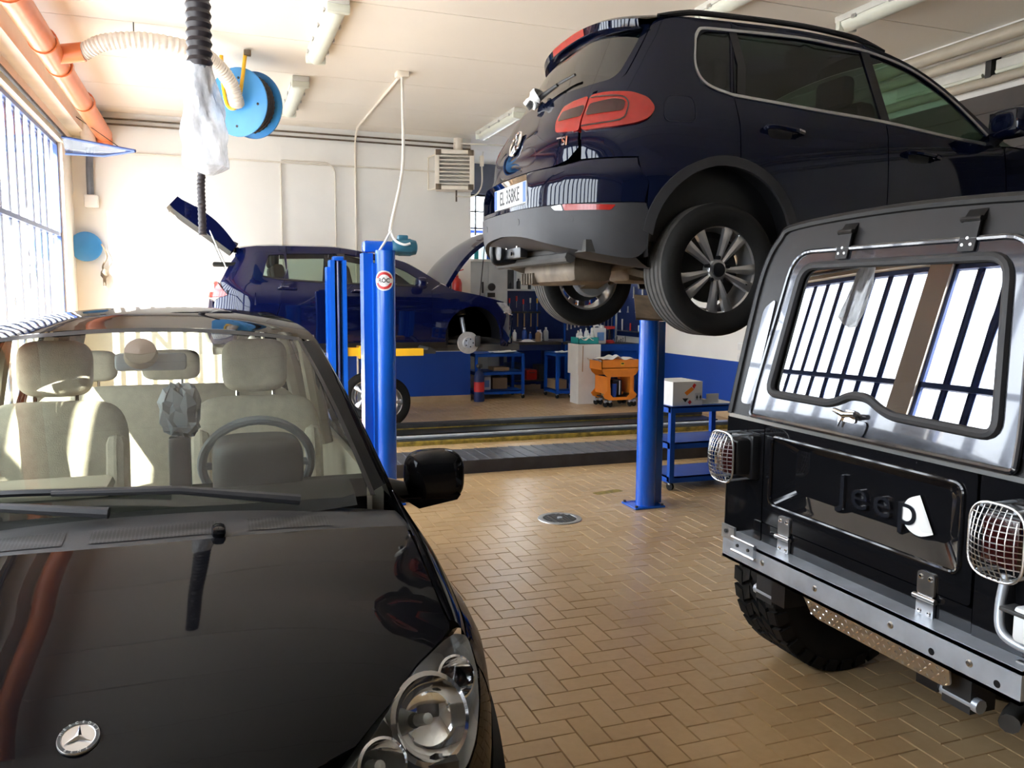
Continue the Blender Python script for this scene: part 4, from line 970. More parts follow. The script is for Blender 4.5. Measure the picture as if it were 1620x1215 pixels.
MB().cbox((5.25, 14.80, 2.0), (.32, .14, .6), .01).build('box', 'cabinet', eb); MB().cbox((5.02, 14.82, 1.7), (.08, .1, 1.2)).build('trunking', 'conduit', eb); MB().cbox((5.25, 14.725, 2.0), (.2, .02, .4), .005).build('door', 'steel_dark', eb)
# ------------------------------------------------------------------ car helpers
def sh(sg, S, off=0.0):
    """map (t,z) onto a car shell, sg=+1 left side, -1 right side, pushed outward by off"""
    return lambda u, v: S.N(sg*u, v, -off)
def zc(S, x, z):          # half width of the shell in plan at x
    xr = S.xr(z)
    if x >= S.xc: return S.W(x, z)
    q = max(0, min(1, (x-xr)/(S.xc-xr))); return S.W(x, z)*(1-(1-q)**S.n)**(1/S.n)
def tyre_profile(R, r0, w, grooves=4, gd=.008):
    h = w/2
    p = [(r0-.012, -h*.72), (r0, -h*.86), (r0+(R-r0)*.35, -h*1.0), (r0+(R-r0)*.6, -h*1.02), (R-.022, -h*.96), (R-.008, -h*.86), (R-.002, -h*.74)]
    n = grooves; a = -h*.70; st = h*1.40/n
    for k in range(n):
        c = a+st*(k+.5)
        p += [(R, c-st*.12-.003), (R-gd, c-st*.12+.001), (R-gd, c+st*.12-.001), (R, c+st*.12+.003)]
    p += [(R-.002, h*.74), (R-.008, h*.86), (R-.022, h*.96), (r0+(R-r0)*.6, h*1.02), (r0+(R-r0)*.35, h), (r0, h*.86), (r0-.012, h*.72)]
    return p
def wheel(parent, loc, R, r0, w, style='alloy10', rot=0.0):
    """local axis Y, outer face towards -Y"""
    e = sub_empty('wheel', parent, loc, (0, 0, rot))
    pr_ = [(r, -hh) for r, hh in tyre_profile(R, r0, w)]
    k0 = 6; k1 = len(pr_)-7
    MB().lathe(pr_[:k0+1], (0, 0, 0), (0, 1, 0), 56).lathe(pr_[k1:], (0, 0, 0), (0, 1, 0), 56).build('sidewall', 'rubber', e, False)
    MB().lathe(pr_[k0:k1+1], (0, 0, 0), (0, 1, 0), 56).build('tread', 'tread', e, False)
    f = -w*.36
    MB().lathe([(r0+.004, f-.012), (r0+.006, f-.004), (r0-.004, f+.004), (r0-.018, f+.012), (r0-.022, f+.06), (r0-.035, .0), (r0-.02, w*.38), (r0+.004, w*.40)], (0, 0, 0), (0, 1, 0), 56).build('rim', 'alloy', e, False)
    MB().lathe([(0, f+.085), (r0*.72, f+.085), (r0*.72, f+.10), (0, f+.10)], (0, 0, 0), (0, 1, 0), 40).build('brake_disc', 'steel_dark', e, False)
    n = 10 if style == 'alloy10' else 5
    for k in range(n):
        a = 2*PI*(k+.15*(1 if k % 2 else -1))/n + .12; ca, sa = math.cos(a), math.sin(a)
        def q(r, s_, d): return (r*ca-s_*sa, f+d, r*sa+s_*ca)
        ri, ro = .045, r0-.006; wi, wo = .010, .029 if n == 10 else .04
        mb = MB()
        secs = [(ri, wi, .012), (.5*(ri+ro), .5*(wi+wo), .004), (ro-.012, wo, -.001), (ro, wo*1.12, .006)]
        vs_ = []
        for r, s_, d in secs: vs_ += [q(r, -s_, d+.03), q(r, -s_*.9, d+.006), q(r, 0, d-.002), q(r, s_*.9, d+.006), q(r, s_, d+.03)]
        fs_ = [(5*i+j, 5*i+j+1, 5*i+j+6, 5*i+j+5) for i in range(3) for j in range(4)]
        mb.add(vs_, fs_).build('spoke', 'alloy', e, False)
    MB().lathe([(.056, f+.06), (.056, f+.014), (.050, f+.006), (.036, f+.003)], (0, 0, 0), (0, 1, 0), 28).build('hub', 'alloy', e, False)
    MB().lathe([(.038, f+.002), (.036, f-.006), (.0, f-.007)], (0, 0, 0), (0, 1, 0), 24).build('hub_cap', 'black', e, False)
    for k in range(5):
        a = 2*PI*k/5+.3; MB().lathe([(0, f-.002), (.0105, f-.002), (.0105, f+.03)], (.056*math.cos(a)*1.12, 0, .056*math.sin(a)*1.12), (0, 1, 0), 10).build('wheel_bolt', 'black', e, False)
    MB().tube([(math.cos(-.4)*(r0-.03), f+.02, math.sin(-.4)*(r0-.03)), (math.cos(-.4)*(r0-.05), f-.005, math.sin(-.4)*(r0-.05))], .005, 6).build('valve', 'black', e, False)
    return e
def liner(parent, cx, cz, r, y0, y1, name='wheel_well'):
    a0 = PI-.12 if y1 > y0 else -.12      # upper half only, arched over the wheel
    mb = MB().lathe([(r, 0), (r, abs(y1-y0)), (0, abs(y1-y0))], (cx, y0, cz), (0, 1 if y1 > y0 else -1, 0), 30, (1, 0, 0), a0, a0+PI+.24)
    return mb.build(name, 'black', parent, False)

# ------------------------------------------------------------------ raised dark blue SUV
txr = hermite([(.2, .16), (.32, .06), (.45, .015), (.6, 0), (.70, .002), (.77, .012), (.80, .05), (.82, .076), (.92, .082), (1.0, .10), (1.07, .14), (1.2, .215), (1.5, .395), (1.62, .47)])
twz = hermite([(.15, .82), (.3, .875), (.5, .9), (.7, .905), (.85, .90), (1.0, .885), (1.07, .86), (1.2, .80), (1.4, .70), (1.55, .625), (1.66, .575)])
tfx = hermite([(0, 1), (3.3, 1), (3.9, .94), (4.43, .70)])
TS = Shell(txr, lambda x, z: twz(z)*tfx(x), .85, 2.9, .9)
TG = thing('suv_car', 'dark blue SUV raised on a lift with its rear towards the windows', 'car', (1.56, 4.53, 1.53))
L = lambda mb, n, m_, so=0: mb.build(n, m_, TG, False, solid=so)
tzt = hermite([(.45, 1.55), (.62, 1.585), (1.0, 1.612), (1.5, 1.622), (1.98, 1.59), (2.28, 1.505), (2.5, 1.365), (2.72, 1.14), (2.85, 1.03)])
AC = (1.518, .385)
def arch(c, r, a0, a1, n=16): return arc2(c[0], c[1], r, a0, a1, n)
qw = rnd([(1.515, 1.530), (1.408, 1.36), (1.405, 1.262), (1.50, 1.205), (1.592, 1.179), (1.70, 1.546)], [.05, .06, .06, .04, .008, .008])
rw = rnd([(1.612, 1.175), (2.545, 1.112), (2.575, 1.535), (2.135, 1.562), (1.72, 1.549)], .012)
fwn = rnd([(2.60, 1.107), (3.20, 1.035), (3.31, 1.085), (3.118, 1.30), (2.90, 1.452), (2.63, 1.53)], [.01, .01, .02, .05, .05, .01])
rl = lambda x: (x+TS.Tc-TS.xc, tzt(x))
quarter = [(.685, .825), (1.0, .825), (1.09, .70)]+arch(AC, .46, 160, 80)+[(1.602, 1.165), (1.713, 1.558), rl(1.1), rl(.95)]+[(1.35, 1.606), (1.2, 1.597), (1.07, 1.585), (1.015, 1.553), (.94, 1.41), (.87, 1.262), (.80, 1.213), (.70, 1.185), (.672, 1.0), (.684, .88)]
rdoor = arch(AC, .46, 79, 3)+[(1.985, .36), (2.552, .36), (2.556, .97), (2.572, 1.10), (2.602, 1.53), rl(1.985), rl(1.8), rl(1.5), rl(1.3), rl(1.105), (1.717, 1.558), (1.607, 1.163)]
fdoor = [(2.558, .36), (3.35, .36), (3.44, .62), (3.42, 1.0), (3.36, 1.075), rl(2.74), rl(2.6), rl(2.5), rl(2.4), rl(2.28), rl(2.15), rl(1.99), (2.607, 1.53), (2.578, 1.10), (2.562, .97)]
FC = (4.108, .385)
fend = [(3.355, .36)]+arch(FC, .46, 183, -3)+[(4.7, .42), (4.92, .45), (4.92, .76), (4.5, .88), (3.9, .98), (3.44, 1.025), (3.43, 1.0), (3.446, .62)]
for sg in (-1, 1):
    so = -sg*.02
    L(MB().panel(quarter, sh(sg, TS), .045, [qw]), 'quarter_panel', 'tig_paint', so)
    d1 = L(MB().panel(rdoor, sh(sg, TS), .05, [rw]), 'rear_door', 'tig_paint', so)
    d2 = L(MB().panel(fdoor, sh(sg, TS), .05, [fwn]), 'front_door', 'tig_paint', so)
    L(MB().panel(fend, sh(sg, TS), .06), 'front_fender', 'tig_paint', so)
    L(MB().panel(qw, sh(sg, TS, -.006), .05), 'quarter_window', 'tigglass')
    MB().panel(rw, sh(sg, TS, -.006), .06).build('window', 'tigglass', d1, False)
    MB().panel(fwn, sh(sg, TS, -.006), .06).build('window', 'tigglass_f', d2, False)
    # bright strip round the side glass
    up = [p for p in qw]+[]
    loop = [(1.60, 1.170), (1.50, 1.197), (1.43, 1.235), (1.398, 1.29), (1.402, 1.36), (1.45, 1.46), (1.495, 1.53), (1.53, 1.548), (1.62, 1.554), (1.72, 1.558), (2.135, 1.571), (2.40, 1.558), (2.62, 1.541), (2.90, 1.461), (3.118, 1.309), (3.318, 1.085)]
    lp_ = spl(loop, 4, False)
    L(MB().strip(lp_, sh(sg, TS, .006), .016), 'window_trim', 'satin', so*.4)
    L(MB().strip(spl([(1.60, 1.170), (2.1, 1.134), (2.56, 1.103), (3.0, 1.052), (3.28, 1.03)], 5, False), sh(sg, TS, .006), .017), 'window_trim', 'satin', so*.4)
    L(MB().strip([(1.655, 1.18), (1.71, 1.35), (1.716, 1.55)], sh(sg, TS, .001), .05), 'pillar_cover', 'black')
    L(MB().strip([(2.575, 1.11), (2.60, 1.535)], sh(sg, TS, .002), .06), 'pillar_cover', 'black')
    # wheel arch mouldings, sill
    for c in (AC, FC):
        a_ = arch(c, .415, 182 if c is AC else 182, -2, 24)
        L(MB().panel(arch(c, .462, 170 if c is AC else 183, -3, 24)+list(reversed(arch(c, .412, 172 if c is AC else 183, -3, 24))), sh(sg, TS, .012), .05), 'arch_moulding', 'cladding', so)
    L(MB().panel([(1.98, .2), (3.65, .2), (3.65, .37), (1.98, .37)], sh(sg, TS, .006), .08), 'sill', 'cladding', so)
    # tail lamps: outer on the quarter, inner on the tailgate
    lo = rnd([(.668, 1.152), (.769, 1.159), (.93, 1.148), (1.03, 1.115), (1.078, 1.06), (1.05, 1.01), (.98, .985), (.87, .970), (.678, .963)], .03)
    li = rnd([(.478, 1.118), (.56, 1.138), (.658, 1.150), (.668, .963), (.503, .975), (.468, 1.05)], .02)
    a1 = L(MB().panel(lo, sh(sg, TS, .014 if sg < 0 else .002), .03), 'tail_lamp', 'red_lens', so*1.6)
    a2 = L(MB().panel(li, sh(sg, TS, .014 if sg < 0 else .002), .03), 'tail_lamp', 'red_lens', so*1.6)
    MB().panel(rnd([(.685, 1.10), (.83, 1.115), (.90, 1.10), (.90, 1.045), (.83, 1.04), (.685, 1.035)], .02), sh(sg, TS, .0165 if sg < 0 else .004), .03).build('lamp_band', 'red_dark', a1, False)
    MB().panel(rnd([(.49, 1.085), (.655, 1.10), (.66, 1.035), (.49, 1.03)], .02), sh(sg, TS, .0165 if sg < 0 else .004), .03).build('lamp_band', 'red_dark', a2, False)
    MB().strip(spl([(.68, 1.135), (.85, 1.128), (.91, 1.10), (.92, 1.05), (.89, 1.0), (.68, .985)], 4, False), sh(sg, TS, .0168 if sg < 0 else .004), .008).build('lamp_rib', 'red_dark', a1, False)
    # bumper reflector
    rf = L(MB().panel(rnd([(.648, .600), (.93, .588), (.905, .563), (.66, .568)], .008), sh(sg, TS, .006), .03), 'reflector', 'red_lens', so)
    L(MB().panel(rnd([(.575, .592), (.64, .599), (.652, .568), (.60, .572)], .008), sh(sg, TS, .006), .03), 'reverse_lamp', 'lens_clear', so)
    for t_, z_ in ((.694, .527), (.27, .537)):
        L(MB().panel([(t_+.018*math.cos(k*PI/6), z_+.018*math.sin(k*PI/6)) for k in range(12)], sh(sg, TS, .004), .02), 'parking_sensor', 'plastic', so*.3)
    # handles
    for t_, z_, dr_ in ((1.80, 1.0, d1), (2.725, .932, d2)):
        MB().panel(rnd([(t_-.03, z_-.045), (t_+.12, z_-.045), (t_+.12, z_+.03), (t_-.03, z_+.03)], .03), sh(sg, TS, .001), .03).build('handle_recess', 'black', dr_, False)
        h = [sh(sg, TS, o_)(t_+a, z_+b) for a, b, o_ in ((-.05, .0, .006), (-.03, .004, .035), (.06, -.004, .042), (.14, -.012, .038), (.165, -.014, .008))]
        MB().tube(spl(h, 4, False), [.014]*17, 8).build('handle', 'tig_paint', dr_, False)
        MB().tube([sh(sg, TS, .040)(t_+.125, z_-.011), sh(sg, TS, .030)(t_+.168, z_-.015)], .0155, 8).build('handle_tip', 'chrome', dr_, False)
    if sg == -1: L(MB().strip(rnd([(1.13, 1.0), (1.33, 1.0), (1.33, 1.14), (1.16, 1.14), (1.13, 1.1)], .05)+[(1.13, 1.05)], sh(sg, TS, .001), .004), 'filler_flap_gap', 'black')
    # mirror
    mx, my, mz = 2.72, sg*.99, 1.13
    mi = L(MB().blob((mx, my, mz), (.15, .23, .165), .6), 'door_mirror', 'tig_paint')
    MB().cbox((mx, my, mz-.065), (.10, .20, .02), .008).build('mirror_base', 'black', mi, False)
    MB().cbox((mx+.05, my+sg*.02, mz-.025), (.04, .16, .022), .008).build('turn_lamp', 'chrome', mi, False)
    MB().cbox((mx-.068, my, mz+.005), (.004, .17, .11), .001).build('mirror_glass', 'mirror_dark', mi, False)
    MB().tube([(mx+.02, sg*.84, mz-.10), (mx, sg*.92, mz-.06)], .03, 8).build('mirror_arm', 'black', mi, False)
    # roof rail
    rr = [(x, sg*(zc(TS, x, tzt(x))-.03), tzt(x)+.012+.026*min(1, (x-.68)/.2, (2.15-x)/.2)) for x in [.68+.0613*k for k in range(25)]]
    L(MB().tube(rr, .016, 8), 'roof_rail', 'black')
# tailgate, glass, bumper
half = [(0, .806), (.50, .806), (.60, .832), (.664, .885), (.652, 1.0), (.668, 1.178), (.80, 1.203), (.862, 1.262), (.93, 1.41), (1.003, 1.55), (0, 1.60)]
full = lambda h: h[1:-1]+[(-a, b) for a, b in reversed(h[1:-1])]
gh = [(0, 1.22), (.55, 1.222), (.76, 1.238), (.815, 1.27), (.90, 1.44), (.945, 1.53), (0, 1.57)]
gfull = rnd(full(gh), .03)
tgate = L(MB().panel(full(half), sh(1, TS), .045, [gfull]), 'tailgate', 'tig_paint', -.02)
MB().panel(gfull, sh(1, TS, -.003), .06).build('rear_window', 'tigglass_r', tgate, False)
bu = [(-1.07, .602), (1.07, .602), (1.088, .70), (.995, .817), (.684, .817), (.60, .797), (-.60, .797), (-.684, .817), (-.995, .817), (-1.088, .70)]
ph_ = rnd([(-.36, .622), (.36, .622), (.375, .72), (.33, .788), (-.33, .788), (-.375, .72)], .03)
bump = L(MB().panel(bu, sh(1, TS), .045, [ph_]), 'bumper', 'tig_paint', -.03)
L(MB().panel(ph_, sh(1, TS, -.085), .06), 'plate_recess', 'tig_paint')
mbx = MB()
for i in range(len(ph_)):
    a, b = ph_[i], ph_[(i+1) % len(ph_)]
    mbx.quad(sh(1, TS)(*a), sh(1, TS)(*b), sh(1, TS, -.085)(*b), sh(1, TS, -.085)(*a))
L(mbx, 'recess_edge', 'tig_paint')
lb_ = spl([(0, .475), (.30, .455), (.55, .405), (.77, .362), (1.0, .33), (1.09, .39)], 5, False)
low = lb_+[(1.115, .50), (1.075, .598), (-1.075, .598), (-1.115, .50)]+[(-a, b) for a, b in reversed(lb_[1:])]
bl_ = L(MB().panel(low, sh(1, TS, .003), .05), 'bumper_lower', 'cladding', -.03)
lz = hermite([(0, .475), (.30, .455), (.55, .405), (.77, .362), (1.0, .33), (1.1, .33)])
MB().grid(lambda u, v: (lambda t_: (lambda p: (p[0]+.02+.24*v, p[1]*(1-.10*v), p[2]-.05*math.sin(PI*v)-.05*v*(1-abs(t_))))(TS.S(t_, lz(abs(t_)))))(-1.0+2*u), 30, 6).build('valance', 'cladding', bl_, False)
# number plate
plx = .062
pt = L(MB().cbox((plx, 0, .705), (.012, .53, .118), .003), 'number_plate', 'paper')
for s_ in (-1, 1): MB().box(plx-.0075, plx-.006, min(s_*.218, s_*.262), max(s_*.218, s_*.262), .650, .760).build('plate_band', 'plateblue', pt, False)
tm = MB(); text(tm, 'EL 358KE', .112, (plx-.0072, 0, .702), (0, -1, 0), (0, 0, 1), .0006, xscale=.76, bold=.002); tm.build('plate_text', 'inkblack', pt, False)
MB().cbox((plx+.004, 0, .705), (.012, .56, .145), .004).build('plate_frame', 'black', pt, False)
# emblem
ec = Vector(TS.S(0, 1.0)); en = (Vector(TS.N(0, 1.0, -.01))-Vector(TS.S(0, 1.0))).normalized(); eu = Vector((0, -1, 0)); ev = en.cross(eu)*-1
E3 = lambda a, b, d=0: tuple(ec+en*(.008+d)+eu*a+ev*b)
em = L(MB().tube([E3(.070*math.cos(k*PI/20), .070*math.sin(k*PI/20)) for k in range(40)], .007, 8, closed=True), 'emblem', 'chrome')
mbx = MB()
for pa in ([(-.03, .06), (0, .012), (.03, .06)], [(-.062, .022), (-.03, -.055), (0, -.008), (.03, -.055), (.062, .022)]): mbx.tube([E3(a, b) for a, b in pa], .006, 6)
mbx.build('emblem_letters', 'chrome', em, False); MB().lathe([(.07, .002), (0, .004)], ec, en, 28).build('emblem_back', 'black', em, False)
tm = MB()
vs_, fs_ = text_mesh('TSI', .062, .002, bold=.0015); tm.add([sh(-1, TS, .006+c)(.555-a, .925+b) if False else sh(-1, TS, .005+c)(.555+a, .925+b) for a, b, c in vs_], fs_)
tm.build('badge_text', 'chrome', tgate, False)
# rear wiper with a cloth tied round it
wp = TS.S(0, 1.205); f3 = sh(-1, TS, .03)
wi = L(MB().tube([f3(-.02, 1.21), f3(.12, 1.245), f3(.30, 1.27)], [.018, .014, .010], 8), 'rear_wiper', 'plastic')
MB().tube([f3(.05, 1.235), f3(.30, 1.275), f3(.48, 1.29)], .008, 6).build('wiper_blade', 'black', wi, False)
MB().lathe([(0, .03), (.02, .03), (.028, .0), (0, 0)], f3(-.01, 1.208), (-.8, 0, .5), 14).build('wiper_pivot', 'plastic', wi, False)
# roof, windscreen, bonnet
CR = .05
def topf(x, v):
    z = tzt(x); w = zc(TS, x, z); return (x, v*w, z+CR*(1-v*v)*min(1, (x-.40)/.25))
L(MB().grid(lambda u, v: topf(.46+1.78*u, -1+2*v), 26, 16), 'roof', 'tig_paint', -.0)
L(MB().grid(lambda u, v: topf(2.245+.63*u, -1+2*v), 12, 16), 'windscreen', 'tigglass_f')
def bon(u, v):
    x = 2.85+1.5*u; w = TS.W(x, .95)*(.985-.05*u*u); return (x, (-1+2*v)*w, 1.03-.06*u-.14*u**3+.06*(1-(2*v-1)**2))
L(MB().grid(bon, 14, 12), 'bonnet', 'tig_paint')
L(MB().grid(lambda u, v: (4.35+.08*math.sin(PI*v)-.12*(2*u-1)**2, (2*u-1)*.64, .3+.55*v), 14, 8), 'front_bumper', 'tig_paint')
# spoiler with high brake lamp
def sp(v, k):             # v -1..1 across, k section index
    c = v*v; q = [(.72, 1.655), (.55, 1.653), (.44, 1.636), (.405, 1.618), (.412, 1.580), (.44, 1.570), (.50, 1.572), (.66, 1.58)][k]
    return (q[0]+.13*c*c, v*.605, q[1]-.055*c)
mbx = MB(); mbx.grid(lambda u, w: sp(-1+2*u, min(7, int(round(w*7)))), 24, 7)
spo = L(mbx, 'roof_spoiler', 'tig_paint')
MB().grid(lambda u, w: (lambda a, b: (a[0]+(b[0]-a[0])*w-.003, a[1], a[2]+(b[2]-a[2])*w))(sp(-.36+.72*u, 3), sp(-.36+.72*u, 4)), 12, 1).build('brake_lamp', 'red_lens', spo, False)
# underside, running gear
L(MB().box(.20, 4.15, -.74, .74, .36, .42), 'floor_pan', 'under')
L(MB().box(.45, 4.1, -.78, .78, .42, 1.0), 'light_block', 'black')  # dark inner box added to block light and view below the belt
for sg in (-1, 1):
    for c in (.90, 3.49): liner(TG, c, .385, .425, sg*.875, sg*.50)
WH = wheel(TG, (.89, -.79, .277), .342, .234, .235)
for loc, rot in (((.89, .79, .277), PI), ((3.49, -.79, .30), 0), ((3.49, .79, .30), PI)):
    c = copy_tree(WH, TG); c.location = loc; c.rotation_euler = (0, 0, rot)
mu = L(MB().cbox((.42, .02, .285), (.26, .80, .16), .06), 'silencer', 'rusty')
for k in range(5): MB().cbox((.30, .20+.045*k, .245), (.05, .012, .07), .005).build('silencer_rib', 'rusty', mu, False)
L(MB().tube(spl([(.5, -.3, .30), (.9, -.35, .36), (1.3, -.2, .33), (2.2, -.1, .32), (3.2, -.1, .33)], 6, False), .032, 10), 'exhaust_pipe', 'rusty')
L(MB().tube([(.89, -.72, .277), (.89, .72, .277)], .03, 10), 'drive_shaft', 'under')
L(MB().cbox((.92, 0, .32), (.34, .30, .2), .05), 'differential', 'rusty')
for sg in (-1, 1):
    ar = L(MB().hexa([(.72, sg*.2, .27), (.86, sg*.2, .27), (.93, sg*.64, .19), (.80, sg*.64, .19), (.72, sg*.2, .31), (.86, sg*.2, .31), (.93, sg*.64, .23), (.80, sg*.64, .23)]), 'control_arm', 'rusty')
    L(MB().tube([(1.0, sg*.6, .25), (1.5, sg*.62, .36)], .03, 8), 'trailing_arm', 'rusty')
    L(MB().tube([(.86, sg*.56, .22), (.83, sg*.52, .62)], [.045, .045], 10), 'damper', 'steel_dark')
    L(MB().lathe([(0, 0), (.13, 0), (.14, .03), (.14, .06), (0, .06)], (.89, sg*.62, .277), (0, sg, 0), 24), 'brake_drum', 'galv')
# tow bar
tw = L(MB().cbox((.13, .12, .405), (.05, .34, .10), .012), 'tow_bracket', 'black')
for k in range(4): MB().cyl((.10, -.02+.09*k, .405+.02*(-1)**k), (.095, -.02+.09*k, .405+.02*(-1)**k), .011, 8).build('bolt_head', 'chrome', tw, False)
MB().lathe([(.055, 0), (.055, .02), (.03, .03), (0, .03)], (.10, .26, .40), (-1, 0, 0), 18).build('socket_cover', 'black', tw, False)
L(MB().tube(spl([(.2, .22, .36), (.06, .22, .335), (.03, .22, .38), (.03, .22, .43)], 5, False), .018, 10), 'tow_neck', 'black')
L(MB().tube([(.2, -.55, .34), (.2, .6, .34)], .03, 8), 'tow_crossbar', 'under')
for x, y in ((2.1, -.38), (2.1, .38), (1.2, -.40), (1.2, .40)):
    st_ = L(MB().cbox((x, y, .98), (.16, .46, .62), .06, Matrix.Rotation(math.radians(-12), 3, 'Y')), 'seat', 'dash')
    MB().cbox((x-.1, y, 1.36), (.10, .26, .18), .04).build('headrest', 'dash', st_, False)
L(MB().cbox((2.62, 0, .98), (.35, 1.4, .16), .05), 'dashboard', 'dash')
rag = tag(MB().grid(lambda u, v: (lambda a, b: (1.56+f3(-.04, 1.22)[0]+a[0], 4.53+f3(-.04+.13*u, 1.23)[1]+a[1], 1.53+1.235+a[2]+.035*u))((.055*math.cos(2*PI*v)*(.6+.4*math.sin(5*v+7*u)), .035*math.sin(2*PI*v+u), .04*math.sin(2*PI*v)*(.8+.3*math.sin(9*u))), 0), 10, 14).build('cloth_rag', 'paper'), 'white rag tied round the rear wiper of the raised SUV', 'rag')
# ------------------------------------------------------------------ blue hatchback with open bonnet and tailgate
gxr = hermite([(.2, .10), (.35, .03), (.5, 0), (.62, .01), (.7, .04), (.9, .07), (1.0, .10), (1.1, .17), (1.25, .28), (1.36, .38)])
gwz = hermite([(.15, .82), (.28, .875), (.5, .895), (.7, .90), (.8, .892), (.9, .88), (.98, .85), (1.1, .78), (1.25, .69), (1.38, .61), (1.48, .54)])
gfx = hermite([(0, 1), (3.2, 1), (3.8, .93), (4.1, .78)])
GS = Shell(gxr, lambda x, z: gwz(z)*gfx(x), .75, 2.8, .9)
GF = thing('hatchback_car', 'blue hatchback on the lift with bonnet and tailgate open and a front wheel off', 'car', (-.15, 11.1, .81))
L = lambda mb, n, m_, so=0: mb.build(n, m_, GF, False, solid=so)
gzt = hermite([(.38, 1.405), (.5, 1.435), (.9, 1.47), (1.5, 1.472), (2.0, 1.41), (2.46, 1.298), (2.9, 1.03), (3.07, .945)])
K = GS.Tc-GS.xc; gl = lambda x: (x+K, gzt(x))
AF = (3.315+K, .36); AR = (.69+K, .33)
w1 = rnd([(.69+K, 1.10), (.79+K, 1.355), (.97+K, 1.372), (.985+K, 1.06), (.74+K, 1.077)], [.02, .04, .008, .008, .03])
w2_ = rnd([(1.01+K, 1.058), (1.60+K, 1.028), (1.60+K, 1.388), (1.0+K, 1.372)], .012)
w3 = rnd([(1.71+K, 1.025), (2.64+K, 1.00), (2.70+K, 1.03), (2.45+K, 1.19), (2.14+K, 1.316), (1.71+K, 1.388)], [.01, .02, .02, .06, .05, .01])
gq = [(.62, .70), (1.0, .70)]+arch(AR, .34, 150, 62)+[(.88+K, .70), (.93+K, .98), (1.0+K, 1.20), (1.0+K, 1.40), gl(1.0), gl(.9), gl(.75), (1.20, 1.462), (1.0, 1.45), (.62, 1.425), (.66, 1.24), (.70, 1.03), (.86, .875), (.66, .80)]
gr_ = arch(AR, .34, 60, 3)+[(1.06+K, .25), (1.655+K, .25), (1.655+K, 1.40), gl(1.655), gl(1.4), gl(1.2), gl(1.005), (1.005+K, 1.40), (1.005+K, 1.20), (.935+K, .98), (.885+K, .70)]
gf_ = [(1.66+K, .25), (2.72+K, .25), (2.76+K, .60), (2.76+K, .95), gl(2.88), gl(2.7), gl(2.46), gl(2.2), gl(2.0), gl(1.8), gl(1.66)]
ge = [(2.725+K, .25), (2.94+K, .25)]+arch(AF, .385, 180, 8)+[(3.75+K, .50), (3.78+K, .62), (3.66+K, .76), (3.75+K, .80), (3.4+K, .885), (3.07+K, .945), (2.90+K, 1.02), (2.765+K, .95), (2.765+K, .60)]
